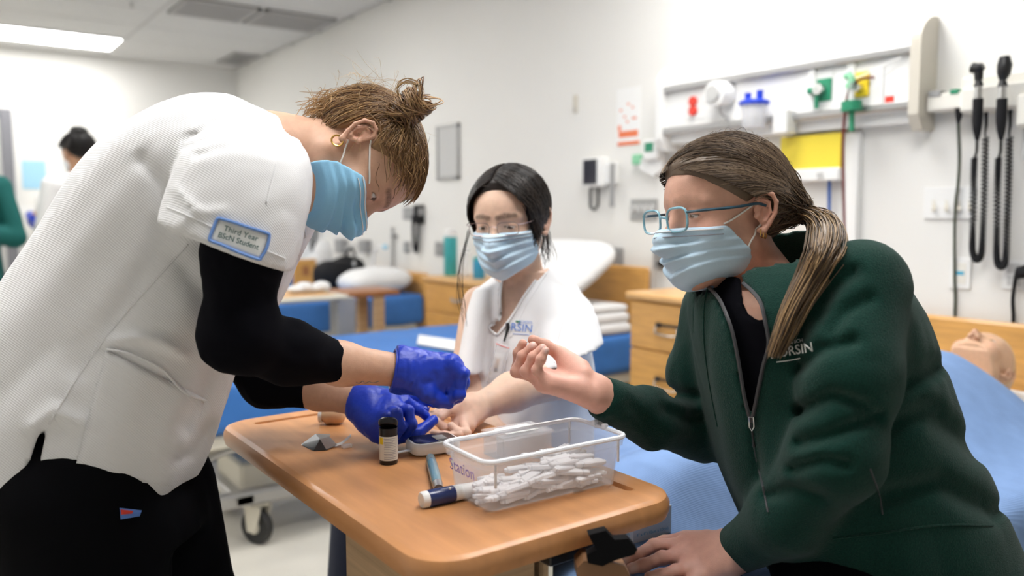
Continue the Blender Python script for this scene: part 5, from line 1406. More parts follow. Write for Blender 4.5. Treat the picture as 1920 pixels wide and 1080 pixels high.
# mask, hair, earring
mk1, mf1 = mask_on(H1, p1, 'maskblue', (-.018, -.016), (-.120, -.080), ((-.010, .058), (-.050, .020)), (1,), bulge=.007)
ZL = ([-.13, -.05, -.038, -.030, -.004, .008, .03, .06, .1], [-.085, -.08, -.055, .014, .024, .004, .028, .050, .060])
tie1 = P(768, 205, 1.30)
ha1, hf1, hg1 = hair_cap(H1, p1, ZL, .010, tie1, 2600, PAL1, lift=.006, jit=.004, r=.0007)
S = np.repeat(H1.w(0, -.09, -.02)[None], 220, 0) + RNG.normal(size=(220, 3)) * A_(.022, .022, .014)
wisps('loose_hair', ha1, P(596, 222, 1.31) + RNG.normal(size=(240, 3)) * .016, P(665, 190, 1.30) + RNG.normal(size=(240, 3)) * A_(.03, .03, .014), (0, 0, .006), PAL1[2:4] + [(.5, .33, .16)], .0006)
wisps('flyaway_hair', ha1, snap(hg1, P(680, 175, 1.31) + RNG.normal(size=(90, 3)) * .06, .001), snap(hg1, P(680, 175, 1.31) + RNG.normal(size=(90, 3)) * .06, .001) + RNG.normal(size=(90, 3)) * .02 + A_(0, 0, .02), (0, 0, .012), [(.5, .34, .17), (.4, .26, .12)], .0003)
fr = hg1; S = P(770, 335, 1.27) + RNG.normal(size=(120, 3)) * .022; wisps('temple_hair', ha1, snap(fr, S, .003), snap(fr, S + IV(-.1, -1, 0) * .06 + RNG.normal(size=S.shape) * .012, .006), H1.wv(0, .3, .2) * .01, PAL1, .0006)
# bun: loops wound around the tie
bun = []
ax1 = unit(IV(.75, -.6, -.1)); b1_ = unit(np.cross(ax1, CF)); b2_ = np.cross(ax1, b1_)
for k in range(420):
    R_ = RNG.uniform(.008, .027); tz = RNG.normal() * .010; ph = RNG.random() * 6.28; sweep = RNG.uniform(2.5, 6); t = np.linspace(0, 1, 16)
    ang = ph + sweep * t; el = 1 - (tz / .034) ** 2
    tl = RNG.normal() * .7
    bun.append(P(768, 203, 1.285) + R_ * (np.cos(ang)[:, None] * b1_ + np.sin(ang)[:, None] * b2_) + (tz + tl * R_ * np.sin(ang + 1))[:, None] * ax1)
bun = np.array(bun); pc = np.array(PAL1)[RNG.integers(0, 5, len(bun))] * (.8 + .4 * RNG.random((len(bun), 1)))
strands('hair_bun', bun, 'hair', ha1, .0011, pc)
lp = np.array([catmull(PP([(752, 190, 1.28), (745, 165, 1.28), (765, 152, 1.28), (790, 165, 1.28), (790, 192, 1.28), (775, 200, 1.28)]), 16) + RNG.normal(size=3) * .002 for _ in range(14)])
strands('hair_loop', lp, 'hair', ha1, .0005, np.tile(A_(.45, .29, .13), (14, 1)))
ec = H1.w(.078, -.009, -.044); er = [ec + .0085 * (math.cos(a) * H1.wv(0, 1, 0) + math.sin(a) * H1.wv(0, 0, 1)) for a in np.linspace(0, 2 * pi, 20)[:-1]]
er2 = [ec + H1.wv(.004, 0, 0) + .0075 * (math.cos(a) * H1.wv(0, 1, 0) + math.sin(a) * H1.wv(0, 0, 1)) for a in np.linspace(0, 2 * pi, 20)[:-1]]
q = MB().tube(er, .0016, 8, closed=True).build('earring', 'gold', p1, smooth=True)
# trousers, shoes
legs = []
for nm, (hx, hd, kx, kd) in dict(n=(150, 1.235, 190, 1.21), f=(265, 1.41, 345, 1.43)).items():
    h0 = P(hx, 930, hd); k0 = P(kx, 1200, kd); k0[2] = .47; a0 = k0 + IV(-.12, 0, 0) * .05; a0[2] = .09; legs.append((h0, k0, a0))
pel1 = Loft(px_st([(-45, 790, 300, 850, .15), (-35, 860, 330, 900, .155), (-15, 930, 360, 955, .155), (0, 990, 370, 1000, .15)], 1.31), 10, 2.2)
def pants1(p):
    d = pel1(p)
    for h0, k0, a0 in legs: d = smin(d, chain(p, [h0, k0, a0], [.125, .098, .085], .04), .03)
    d = d + .006 * (fold(p, (0, 0, 1), .06, 3) - .6)
    return np.maximum(d, .06 - p[:, 2])
pts = [q for l in legs for q in l] + PP([(-60, 780, 1.31), (380, 780, 1.31)])
V, F = surf(pants1, *bounds(pts, .19), .011); pn = mesh_obj('trousers', V, F, 'pants', p1, smooth=True); pn['label'] = 'black trousers'
patch(pants1, 'tag', [(224, 952), (266, 957), (262, 968), (226, 974)], 'inkblue', pn, .002, .001, 4, 2); patch(pants1, 'tag_band', [(226, 955), (250, 958), (248, 963), (227, 965)], 'red', pn, .004, .001, 4, 2)
for h0, k0, a0 in legs:
    c = A_(a0[0], a0[1], .05); fd = unit(A_(*IV(1, 0, 0)) * A_(1, 1, 0))
    fs = lambda p, c=c: smax(smin(rc(p, c - fd * .05, c + fd * .15, .045, .036), rc(p, c, c + A_(0, 0, .08), .045, .042), .03), .002 - p[:, 2], .004)
    V, F = surf(fs, c - .25, c + .25, .009); mesh_obj('shoe', V, F, 'softblack', p1, smooth=True)
tag(MB().tube([P(806, 750, 1.335), P(816, 755, 1.335), P(822, 757, 1.335)], [.0035, .0045, .0045], 12).build('lancet_device', 'white', smooth=True), 'small white lancet tip held under the upper blue glove', 'lancet')
wp = PP([(690, 742, 1.463), (735, 738, 1.473), (768, 745, 1.473), (800, 748, 1.473), (812, 760, 1.463), (800, 768, 1.463), (770, 762, 1.463), (735, 756, 1.463)]); wc = np.mean(wp, 0)
fw = lambda p: np.minimum(np.minimum(rc(p, wp[0], wp[3], .007, .012), rc(p, wp[1], wp[5], .009, .008)), rc(p, wp[2], wp[4], .011, .006)) + .006 * (fold(p, CR, .012, 2, 3.) - .5)
V, F = surf(fw, *bounds(wp, .03), .0025); tag(mesh_obj('crumpled_wipe', V, F, 'glove', smooth=True), 'crumpled blue glove scrap between the two gloved hands', 'glove scrap')

# ------------------------------------------------------------------ 2: seated woman having her finger pricked
p2 = thing('person', 'seated person in white scrubs and thin glasses offering a palm up hand', 'person', P(985, 800, 1.82) * A_(1, 1, 0))
H2_ = Head(P(956, 412, 1.745), IV(-.36, .24, -.90), IV(-.10, -.96, -.24), .96, .5, -.45)
SK2 = (.72, .49, .37); PAL2 = [(.012, .009, .008), (.018, .012, .010), (.03, .02, .015), (.008, .007, .007)]
tor2 = Loft(px_st([(868, 900, 1118, 900, .13), (862, 800, 1114, 800, .125), (866, 700, 1116, 710, .12), (874, 620, 1108, 620, .115), (890, 556, 1085, 545, .095), (925, 517, 1048, 502, .07)], 1.83), 20, 2.3)
sl2 = Loft(px_st([(1010, 512, 1085, 545, .06, .06), (1008, 545, 1112, 575, .072, .03), (1006, 610, 1130, 628, .076, -.03), (1008, 660, 1136, 676, .078, -.07), (1008, 690, 1136, 712, .078, -.09)], 1.77), 12, 2.2)
sr2 = Loft(px_st([(886, 545, 930, 530, .05, 0), (874, 590, 925, 590, .06, -.02), (862, 650, 910, 660, .065, -.04), (854, 705, 905, 715, .065, -.06)], 1.80), 10, 2.2)
h2a, h2b = P(1012, 696, 1.69), P(1128, 650, 1.69); h2n = unit(np.cross(h2b - h2a, CF)); h2n = h2n if h2n[2] < 0 else -h2n
h3a = P(866, 700, 1.72)
V2 = [(930, 470), (943, 512), (938, 555), (937, 598), (916, 614), (931, 628), (951, 606), (962, 588), (985, 552), (1008, 522), (1022, 490)]
neck2 = (H2_.w(0, -.02, -.055), P(985, 545, 1.83))
def scrub2_f(p):
    x, y, dp = proj(p)
    t = tor2(p) + .010 * (fold(p, CU, .06, 3.5, 3.) - .6)
    s = np.maximum(sl2(p) + .008 * (fold(p, unit(P(1060, 690, 1.7) - P(1090, 560, 1.7)), .05, 4, 8.) - .6), half(p, h2a, h2n)); s = np.maximum(s, -np.maximum(s + .020, -(half(p, h2a, h2n) + .03)))
    r = np.maximum(sr2(p) + .004 * (fold(p, CU, .05, 4, 4.) - .6), half(p, h3a, -CU)); r = np.maximum(r, -np.maximum(r + .020, -(half(p, h3a, -CU) + .03)))
    d = smin(smin(t, s, .02), r, .02)
    d = smax(d, -rc(p, neck2[0], neck2[1], .066, .058), .006)
    cut = poly2(x, y, V2) * dp / FPX
    return sit(np.maximum(d, -np.maximum(cut, -(tor2(p) + .026))), p)
V, F = surf(scrub2_f, *pbox(840, 490, 1150, 860, 1.6, 1.96, .0), .0055)
s2 = mesh_obj('scrub_top', V, F, 'scrub2', p2, smooth=True); s2['label'] = 'white scrub top with V neck and blue chest lettering'
on_surf(scrub2_f, 'neck_binding', [(1024, 486), (1008, 520), (985, 552), (963, 588), (950, 607), (934, 627)], .0030, 'scrub2', s2, off=.001)
on_surf(scrub2_f, 'neck_binding', [(943, 514), (938, 555), (937, 598), (917, 614), (931, 628)], .0026, 'scrub2', s2, off=.001)
on_surf(scrub2_f, 'lapel_seam', [(1034, 500), (1010, 535), (985, 575), (968, 610), (958, 632)], .0012, 'scrub2', s2)
on_surf(scrub2_f, 'armhole_seam', [(1062, 555), (1055, 600), (1045, 640), (1040, 680)], .0016, 'scrub2', s2)
on_surf(scrub2_f, 'pocket_edge', [(985, 735), (1010, 745), (1035, 750), (1055, 752)], .0014, 'scrub2', s2)
text_on(scrub2_f, 'lettering', 'RSIN', 20, (978, 615), .10, 'inkblue', s2, .002, .1); text_on(scrub2_f, 'lettering', 'SCHOOL', 6.5, (986, 604), .08, 'inkblue', s2, .002, .05); patch(scrub2_f, 'lettering_bar', [(967, 601), (976, 602), (976, 605), (967, 604)], 'green', s2, .002, .0005, 2, 1)
on_surf(scrub2_f, 'lettering_underline', [(962, 626), (978, 627), (992, 628)], .0006, 'inkblue', s2)
# badge
bd = thing('id_badge', 'clear badge pouch with photo card clipped to the scrub top', 'badge', P(940, 725, 1.68))
bq = [(931, 640), (956, 650), (938, 724), (911, 718)]
patch(scrub2_f, 'pouch', bq, 'plastic_clear', bd, .010, .001, 4, 6); patch(scrub2_f, 'card', [(928, 660), (948, 666), (934, 722), (914, 716)], 'paper', bd, .006, .0005, 4, 6)
patch(scrub2_f, 'portrait', [(932, 671), (937, 673), (932, 695), (926, 693)], 'tan', bd, .0075, .0003, 2, 3); patch(scrub2_f, 'portrait_body', [(929, 690), (933, 692), (931, 697), (926, 695)], 'ink', bd, .0085, .0003, 2, 2); on_surf(scrub2_f, 'pouch_stripe', [(930, 644), (942, 649), (955, 653)], .0008, 'red', bd, off=.0115)
MB().tube(hit(scrub2_f, [(951, 606), (953, 614), (949, 626), (945, 640)], .004), [.004, .004, .0025, .002], 8).build('clip', 'black', bd, smooth=True)
# arms and body
el2, wr3 = P(1040, 712, 1.67), P(888, 766, 1.545)
hnd2 = hand_field((P(884, 756, 1.54), P(890, 778, 1.53)), H3([(856, 763, 1.51), (862, 776, 1.50), (868, 790, 1.495), (876, 800, 1.49)]),
    [H3([(856, 763, 1.51), (838, 768, 1.497), (822, 774, 1.482), (806, 779, 1.465)]), H3([(862, 776, 1.50), (852, 808, 1.475), (834, 803, 1.468), (819, 790, 1.462)]), H3([(868, 790, 1.49), (874, 812, 1.452), (858, 810, 1.452), (846, 798, 1.455)]), H3([(876, 800, 1.485), (862, 815, 1.448), (834, 816, 1.444), (812, 811, 1.452)])],
    H3([(880, 758, 1.53), (862, 757, 1.50), (843, 768, 1.482), (827, 782, 1.468)]), .0080, .0125, wr=(.02, .016))
rel2, rwr2 = P(868, 735, 1.74), P(938, 826, 1.69)
hndr = hand_field((P(934, 818, 1.69), P(942, 834, 1.685)), H3([(975, 822, 1.70), (974, 832, 1.69), (972, 842, 1.68), (968, 850, 1.675)]), [H3([(975, 822, 1.70), (1000, 828, 1.70), (1014, 838, 1.695)]), H3([(974, 832, 1.69), (1001, 838, 1.69), (1016, 848, 1.685)]), H3([(972, 842, 1.68), (998, 849, 1.68), (1012, 857, 1.675)]), H3([(968, 850, 1.675), (988, 858, 1.67), (1000, 865, 1.668)])], H3([(945, 816, 1.70), (965, 810, 1.71), (985, 812, 1.715)]), .008, .012)
def skin2(p):
    d = H2_.skin(p); d = smin(d, rc(p, neck2[0], neck2[1], .045, .050), .03)
    core = tor2(p) + .018; x, y, dp = proj(p)
    d = smin(d, core, .03)
    d = smin(d, chain(p, [P(1062, 575, 1.80), el2], [.042, .040], .02), .02)
    a = smin(chain(p, [el2, P(960, 735, 1.605), wr3], [.040, .036, .0235], .02), hnd2(p), .016)
    d = smin(d, a, .01)
    d = smin(d, smin(chain(p, [P(900, 570, 1.82), rel2, rwr2], [.040, .034, .024], .02), hndr(p), .016), .02)
    return sit(d, p)
fine2 = [pbox(925, 795, 1025, 880, 1.64, 1.74, .0) + (.0035,), bounds([H2_.o], .15) + (.0026,), pbox(798, 745, 905, 830, 1.45, 1.56, .0) + (.0018,), bounds([el2, wr3], .05) + (.0045,), pbox(910, 500, 1020, 640, 1.68, 1.85, .0) + (.004,)]
V, F = body_mesh(skin2, fine2, *pbox(800, 300, 1140, 900, 1.45, 1.95, .0), .012)
C = H2_.colour(V, SK2, brow=(.03, .02, .015), rosy=(.68, .36, .28), browk=.85)
wgt = np.clip(1 - np.linalg.norm(V - P(845, 790, 1.48), axis=1) / .09, 0, 1)[:, None] * .5; C = C * (1 - wgt) + A_(.72, .42, .34) * wgt
C = nails(V, C, PP([(827, 780, 1.455), (812, 778, 1.458)]), (.78, .52, .46), .005)
mesh_obj('body', V, F, 'skin', p2, smooth=True, col=C)
mask_on(H2_, p2, 'maskpale', (-.014, -.016), (-.124, -.090), ((-.016, .040), (-.070, .012)), (1, -1), bulge=.008)
ZL2 = ([-.13, -.03, .0, .018, .034, .050, .066, .08, .1], [-.105, -.095, -.075, -.040, .010, .046, .068, .082, .092])
def st2(q):
    n = len(q); sx = np.where(q[:, 0] >= .004, 1., -1.); y = np.where(RNG.random(n) < .6, RNG.uniform(-.05, .078, n), q[:, 1])
    top = np.stack([.004 + sx * .004, y, np.full(n, .11)], 1)
    mid = np.stack([sx * .088, y * .9 + .02, np.full(n, .045)], 1)
    end = np.stack([sx * (.060 + .012 * RNG.random(n)), -.045 + .5 * (y - .02) * .9, np.full(n, -.06) - .02 * RNG.random(n)], 1)
    back = y < -.01; end[back] = np.stack([sx[back] * .03 * RNG.random(back.sum()), np.full(back.sum(), -.09), np.full(back.sum(), -.07)], 1)
    W_ = lambda a: H2_.o + (a * H2_.sc) @ H2_.M.T
    half_ = RNG.random(n) < .5; top[half_] = q[half_]; mid[half_] = (q[half_] + end[half_]) / 2 + np.stack([sx[half_] * .02, 0 * sx[half_], 0 * sx[half_]], 1)
    return W_(top), W_(end), W_(mid)
ha2, hf2, hg2 = hair_cap(H2_, p2, ZL2, .012, None, 1900, PAL2, lift=.003, jit=.003, starts_fn=st2, r=.0008, base=1.0, K=14)
wisps('loose_hair', ha2, P(880, 432, 1.70) + RNG.normal(size=(7, 3)) * .002, P(869, 610, 1.69) + RNG.normal(size=(7, 3)) * .004, IV(-.8, 0, 0) * .014, PAL2, .0006)
wisps('loose_hair', ha2, P(1006, 400, 1.74) + RNG.normal(size=(40, 3)) * .008, P(1024, 486, 1.77) + RNG.normal(size=(40, 3)) * .010, IV(.5, 0, -.3) * .008, PAL2 + [(.06, .04, .025)], .0006)
wisps('temple_hair', ha2, H2_.w(-.052, .052, .055) + RNG.normal(size=(70, 3)) * .004, H2_.w(-.066, .035, -.05) + RNG.normal(size=(70, 3)) * .005, H2_.wv(-1, .3, 0) * .012, PAL2, .0009)
E0 = np.array([catmull([H2_.w(.050 + .008 * u, .052 - .03 * u, .065), H2_.w(.078, .030 - .03 * u, .035), H2_.w(.088, .006 - .03 * u, -.004), H2_.w(.084, -.006 - .03 * u, -.045), H2_.w(.070, -.020 - .03 * u, -.085)], 14) + RNG.normal(size=3) * .0025 for u in RNG.random(260)])
strands('side_hair', E0, 'hair', ha2, .0011, np.array(PAL2)[RNG.integers(0, 4, 260)])
def glasses(H, parent, mf, mt, ry, hw, hh, z0, r, cat='eyeglasses', y0=.098, tempz=.008, sq=4.0, gap=.0095, rimless=False, wrap=.10):
    t = thing('eyeglasses', None, None, H.w(0, y0, z0)); t.parent = None
    for sx in (1, -1):
        cx_ = sx * (gap + hw); pts = []
        for a in np.linspace(0, 2 * pi, 33)[:-1]:
            ca, sa = math.cos(a), math.sin(a); k = (abs(ca) ** sq + abs(sa) ** sq) ** (-1 / sq)
            x = cx_ + hw * k * ca; pts.append(H.w(x, y0 - wrap * abs(x) ** 1.6 * 3, z0 + hh * k * sa - .0))
        MB().tube(pts, r, 6, closed=True).build('rim', mf, t, smooth=True)
        c_ = np.mean(pts, 0); nn = H.wv(0, 1, 0) * .0006
        V = [c_ + nn] + [p_ + nn for p_ in pts] + [c_ - nn] + [p_ - nn for p_ in pts]; n = len(pts)
        F = [(0, 1 + i, 1 + (i + 1) % n) for i in range(n)] + [(n + 1, n + 2 + (i + 1) % n, n + 2 + i) for i in range(n)]
        mesh_obj('lens', V, F, 'glass', t)
        xo = cx_ + sx * hw * .97; ya = y0 - wrap * abs(xo) ** 1.6 * 3
        tp = catmull([H.w(xo, ya, z0 + hh * .55), H.w(sx * .070, ya - .018, z0 + hh * .6), H.w(sx * .0765, .035, z0 + hh * .65), H.w(sx * .079, .0, tempz), H.w(sx * .080, -.016, tempz - .004)], 16)
        MB().tube(tp, r * 1.25, 6).build('temple', mt, t, smooth=True)
    MB().tube(catmull([H.w(-gap, y0 - .001, z0 + .003), H.w(0, y0 + .003, z0 + .006), H.w(gap, y0 - .001, z0 + .003)], 9), r, 6).build('bridge', mf, t, smooth=True)
    return t
e2 = glasses(H2_, p2, 'frame_metal', 'frame_metal', 0, .0235, .0135, -.004, .0007); tag(e2, 'thin metal framed eyeglasses on the seated person in white', 'eyeglasses')
# lower body
hip2 = P(985, 880, 1.92); hip2[2] = .735; kn2 = A_(.86, 1.80, .70); kn2b = A_(1.06, 1.88, .70)
def pants2(p):
    d = ell(p, hip2, (.15, .12, .09))
    for s_, k_ in ((-1, kn2), (1, kn2b)):
        h_ = hip2 + CR * .09 * s_ * A_(1, 1, 0) + A_(0, .03, 0); a_ = A_(k_[0] - .05, k_[1] + .04, .08); d = smin(d, chain(p, [h_, k_, a_], [.075, .064, .05], .03), .03)
    return sit(d, p)
V, F = surf(pants2, *bounds([hip2, kn2, kn2b, A_(.8, 1.92, .02)], .2), .012); q = mesh_obj('trousers', V, F, 'navypants', p2, smooth=True); q['label'] = 'dark navy trousers'
for k_ in (kn2, kn2b):
    c = A_(k_[0] - .07, k_[1] + .03, .045); fs = lambda p, c=c: smax(rc(p, c + A_(.05, 0, 0), c + A_(-.13, 0, 0), .042, .034), .002 - p[:, 2], .004)
    V, F = surf(fs, c - .22, c + .22, .01); mesh_obj('shoe', V, F, 'white', p2, smooth=True)
# ------------------------------------------------------------------ 3: woman in the green fleece sitting on the bed edge
p3 = thing('person', 'person in a dark green fleece jacket seated on the bed edge with a ponytail', 'person', P(1700, 1060, 1.25) * A_(1, 1, 0))
H3_ = Head(P(1356, 396, 1.275), IV(-.92, .10, -.38), IV(-.09, -.99, -.06), 1.0, .35, -.5)
SK3 = (.63, .355, .26); PAL3 = [(.085, .055, .035), (.12, .08, .05), (.17, .115, .075), (.06, .04, .028), (.22, .155, .10)]
J3 = [(1440, 1085, 1918, 1075, .19), (1398, 985, 1876, 990, .195), (1352, 880, 1824, 866, .19), (1326, 768, 1766, 748, .19), (1303, 655, 1730, 648, .192), (1300, 570, 1692, 555, .19), (1322, 512, 1625, 482, .145), (1345, 488, 1550, 452, .09), (1362, 470, 1530, 430, .078)]
tor3 = Loft(px_st(J3, 1.285), 26, 2.3)
nA3 = PP([(1612, 540, 1.135), (1592, 700, 1.095), (1568, 850, 1.085), (1478, 965, 1.15), (1385, 1030, 1.235)]); nR3 = [.068, .063, .058, .050, .037]
fA3 = PP([(1345, 580, 1.42), (1318, 700, 1.42), (1318, 805, 1.395), (1225, 785, 1.325), (1135, 748, 1.262)]); fR3 = [.062, .056, .050, .044, .035]
V3 = [(1300, 470), (1311, 527), (1345, 558), (1370, 612), (1387, 690), (1398, 755), (1410, 792), (1416, 755), (1428, 690), (1441, 645), (1434, 602), (1424, 566), (1395, 534), (1385, 500), (1380, 460)]
neck3 = (H3_.w(0, -.02, -.055), P(1440, 545, 1.285))
def jacket_f(p):
    x, y, dp = proj(p); near = dp < 1.36
    t = tor3(p) + .010 * (fold(p, unit(P(1700, 950, 1.2) - P(1600, 600, 1.2)), .08, 3, 2.) - .6)
    t = t + near * (cr2(x, y, [(1640, 810), (1740, 770), (1830, 850)], 21.6, 0.0151) + cr2(x, y, [(1660, 930), (1760, 905), (1860, 960)], 21.6, 0.0151) + cr2(x, y, [(1620, 740), (1700, 720), (1750, 690)], 18.9, 0.0151) + cr2(x, y, [(1505, 600), (1503, 720), (1501, 820)], 12.2, 0.0151) + cr2(x, y, [(1412, 800), (1425, 900), (1440, 960)], 6.8, 0.0060))
    n = chain(p, nA3, nR3, .03)
    n = n + .004 * (fold(p, CR, .05, 3, 6.) - .6) + near * (cr2(x, y, [(1500, 690), (1540, 655), (1600, 640)], 13.5, 0.0120) + cr2(x, y, [(1502, 770), (1560, 740), (1620, 760)], 13.5, 0.0136) + cr2(x, y, [(1502, 830), (1560, 815), (1640, 780)], 14.9, 0.0136) + cr2(x, y, [(1488, 880), (1540, 862), (1590, 870)], 12.2, 0.0120) + cr2(x, y, [(1440, 930), (1490, 915), (1540, 930)], 12.2, 0.0106) + cr2(x, y, [(1530, 590), (1560, 540), (1600, 510)], 14.9, 0.0120) + cr2(x, y, [(1560, 620), (1590, 580), (1630, 560)], 13.5, 0.0091))
    n = np.maximum(n, half(p, P(1375, 1040, 1.243), unit(nA3[4] - nA3[3])))
    f_ = chain(p, fA3, fR3, .03) + .005 * (fold(p, unit(P(1300, 860, 1.3) - P(1290, 740, 1.3)), .035, 3, 3.) - .6)
    f_ = f_ + cr2(x, y, [(1262, 735), (1300, 745), (1340, 735)], 12.2, 0.0120) + cr2(x, y, [(1250, 770), (1290, 790), (1330, 780)], 12.2, 0.0106) + cr2(x, y, [(1180, 760), (1220, 800), (1240, 830)], 10.8, 0.0060)
    cn = unit(fA3[4] - fA3[3]); f_ = np.maximum(f_, half(p, P(1122, 745, 1.255), cn)); f_ = np.maximum(f_, -np.maximum(f_ + .010, -(half(p, P(1122, 745, 1.255), cn) + .05)))
    d = smin(smin(t, n, .018), f_, .02)
    d = smax(d, -rc(p, H3_.w(0, -.02, -.03), neck3[1], .066, 0.1260), .006)
    cut = poly2(x, y, V3) * dp / FPX
    d = np.maximum(d, -np.maximum(cut, np.maximum(-(tor3(p) + .031), dp - 1.36)))
    return sit(d, p)
V, F = surf(jacket_f, *pbox(1105, 415, 1945, 1100, 1.0, 1.52, .0), .0060)
jk = mesh_obj('fleece_jacket', V, F, 'fleece', p3, smooth=True); jk['label'] = 'dark green fleece jacket with open zip'
zl = [(1309, 524), (1328, 538), (1348, 560), (1362, 590), (1374, 625), (1385, 680), (1396, 745), (1407, 790)]; zr = [(1393, 531), (1412, 548), (1426, 568), (1434, 600), (1441, 645), (1430, 690), (1418, 750), (1409, 792)]
jin = lambda p: np.minimum(jacket_f(p), tor3(p) + .004)
for zp in (zl, zr): on_surf(jin, 'zip_tape', zp, .0028, 'zip', jk, off=.0015)
on_surf(jacket_f, 'zip_line', [(1408, 795), (1416, 850), (1430, 910), (1440, 960)], .0016, 'zip', jk, off=.0005)
pl = hit(jin, [(1405, 782), (1413, 782), (1414, 800), (1410, 808), (1405, 800)], .004); MB().tube(pl, .0014, 6, closed=True).build('zip_pull', 'silver', jk, smooth=True)
MB().tube(hit(jin, [(1410, 808), (1412, 822), (1414, 838)], .004), [.0015, .0015, .0025], 6).build('zip_cord', 'black', jk, smooth=True)
text_on(jacket_f, 'lettering', 'NURSIN', 25, (1484, 658), -.17, 'logowhite', jk, .0025, .35, 1.0, .92); text_on(jacket_f, 'lettering', 'ING SCH', 9, (1488, 641), -.17, 'lightgrey', jk, .002, .1, 1.0)
on_surf(jacket_f, 'lettering_underline', [(1456, 679), (1478, 676), (1500, 672)], .0008, 'logowhite', jk)
on_surf(jacket_f, 'front_seam', [(1338, 515), (1322, 560), (1320, 640), (1330, 720), (1345, 800)], .0013, 'fleece', jk)
on_surf(jacket_f, 'hem_seam', [(1560, 1010), (1650, 1000), (1760, 985), (1862, 985)], .0014, 'fleece', jk)
on_surf(jacket_f, 'pocket_zip', [(1632, 880), (1648, 925), (1655, 965)], .0012, 'zip', jk)
# black shirt under the jacket
SCOOP = [(1375, 440), (1388, 520), (1392, 560), (1400, 585), (1420, 600), (1436, 598), (1450, 560), (1460, 440)]
def shirt_f(p):
    x, y, dp = proj(p); d = tor3(p) + .019; cut = poly2(x, y, SCOOP) * dp / FPX
    d = np.maximum(d, -np.maximum(cut, dp - 1.36)); d = np.maximum(d, half(p, P(1440, 520, 1.28), CU)); return np.maximum(d, -(tor3(p) + .035))
V, F = surf(shirt_f, *pbox(1280, 480, 1560, 900, 1.08, 1.45, .0), .006); mesh_obj('shirt', V, F, 'underblack', p3, smooth=True)
# body with both hands
wr4, wr5 = P(1122, 737, 1.252), P(1372, 1040, 1.25)
hR = hand_field((P(1112, 722, 1.255), P(1108, 744, 1.235)), H3([(1022, 706, 1.262), (1018, 712, 1.245), (1021, 718, 1.228), (1030, 720, 1.212)]),
    [H3([(1022, 706, 1.262), (970, 690, 1.272), (972, 662, 1.272), (980, 644, 1.268)]), H3([(1018, 712, 1.245), (968, 697, 1.25), (980, 668, 1.247), (999, 649, 1.243)]), H3([(1021, 718, 1.228), (986, 696, 1.228), (1000, 670, 1.224), (1017, 653, 1.222)]), H3([(1030, 720, 1.212), (1006, 694, 1.206), (1014, 674, 1.203), (1023, 657, 1.203)])],
    H3([(1090, 690, 1.262), (1052, 664, 1.278), (1022, 648, 1.276), (999, 637, 1.268)]), .0079, .0112, extra=[(P(1092, 703, 1.245), P(1062, 682, 1.268), .013, .012, .015), (P(1088, 728, 1.230), P(1045, 722, 1.215), .012, .010, .012)])
hL = hand_field((P(1350, 1022, 1.246), P(1362, 1060, 1.215)), H3([(1290, 1020, 1.272), (1278, 1042, 1.255), (1296, 1066, 1.228), (1312, 1086, 1.21)]),
    [H3([(1290, 1020, 1.272), (1226, 1023, 1.275), (1192, 1043, 1.262), (1170, 1054, 1.256)]), H3([(1278, 1042, 1.255), (1242, 1046, 1.246), (1207, 1060, 1.238), (1184, 1066, 1.236)]), H3([(1296, 1066, 1.228), (1268, 1071, 1.215), (1240, 1079, 1.208), (1218, 1082, 1.206)]), H3([(1312, 1086, 1.21), (1284, 1094, 1.192), (1262, 1100, 1.186)])],
    H3([(1325, 1015, 1.265), (1285, 1012, 1.29), (1245, 1018, 1.30), (1222, 1024, 1.30)]), .0096, .0145)
def skin3(p):
    d = H3_.skin(p); d = smin(d, rc(p, neck3[0], neck3[1], .047, .052), .03)
    d = smin(d, np.maximum(tor3(p) + .025, half(p, P(1440, 545, 1.285), CU)), .02)
    d = smin(d, chain(p, nA3 + [wr5], [.05, .045, .04, .034, .029, .026], .02), .02)
    d = smin(d, chain(p, fA3 + [wr4], [.045, .04, .036, .032, .026, .0205], .02), .02)
    d = sit(smin(d, hR(p), .016), p); return smin(d, hL(p), .016)
fine3 = [bounds([H3_.w(-.08, -.014, -.005)], .034) + (.0014,), bounds([H3_.o], .15) + (.0026,), pbox(955, 628, 1142, 780, 1.19, 1.29, .0) + (.0018,), pbox(1155, 1000, 1395, 1112, 1.17, 1.33, .0) + (.0021,), pbox(1370, 500, 1460, 620, 1.1, 1.30, .0) + (.004,)]
V, F = body_mesh(skin3, fine3, *pbox(960, 400, 1900, 1110, 1.03, 1.5, .0), .012)
C = H3_.colour(V, SK3, brow=(.30, .18, .12), rosy=(.64, .28, .21), browk=.4)
for c_, col in ((P(1040, 700, 1.235), (.72, .38, .30)), (P(1270, 1045, 1.25), (.62, .33, .27))):
    wgt = np.clip(1.1 - np.linalg.norm(V - c_, axis=1) / .13, 0, 1)[:, None]; C = C * (1 - wgt) + A_(*col) * wgt
C = nails(V, C, PP([(1000, 646, 1.236), (1019, 651, 1.214), (1025, 655, 1.195)]), (.80, .60, .56), .0065); C = nails(V, C, PP([(1172, 1050, 1.247), (1187, 1062, 1.227)]), (.62, .48, .46), .008)
mole = np.clip(1.5 - np.linalg.norm(V - hit(H3_.skin, [(1373, 436)])[0], axis=1) / .003, 0, 1)[:, None]; C = C * (1 - mole) + A_(.30, .12, .07) * mole
mesh_obj('body', V, F, 'skin', p3, smooth=True, col=C)
mask_on(H3_, p3, 'maskpale', (-.020, -.022), (-.120, -.088), ((-.022, .044), (-.060, .006)), (-1,), bulge=.007)
tie3 = P(1506, 398, 1.28)
ZL3 = ([-.13, -.05, -.038, -.030, -.004, .010, .03, .055, .075, .1], [-.10, -.09, -.06, .012, .018, .008, .020, .037, .054, .066])
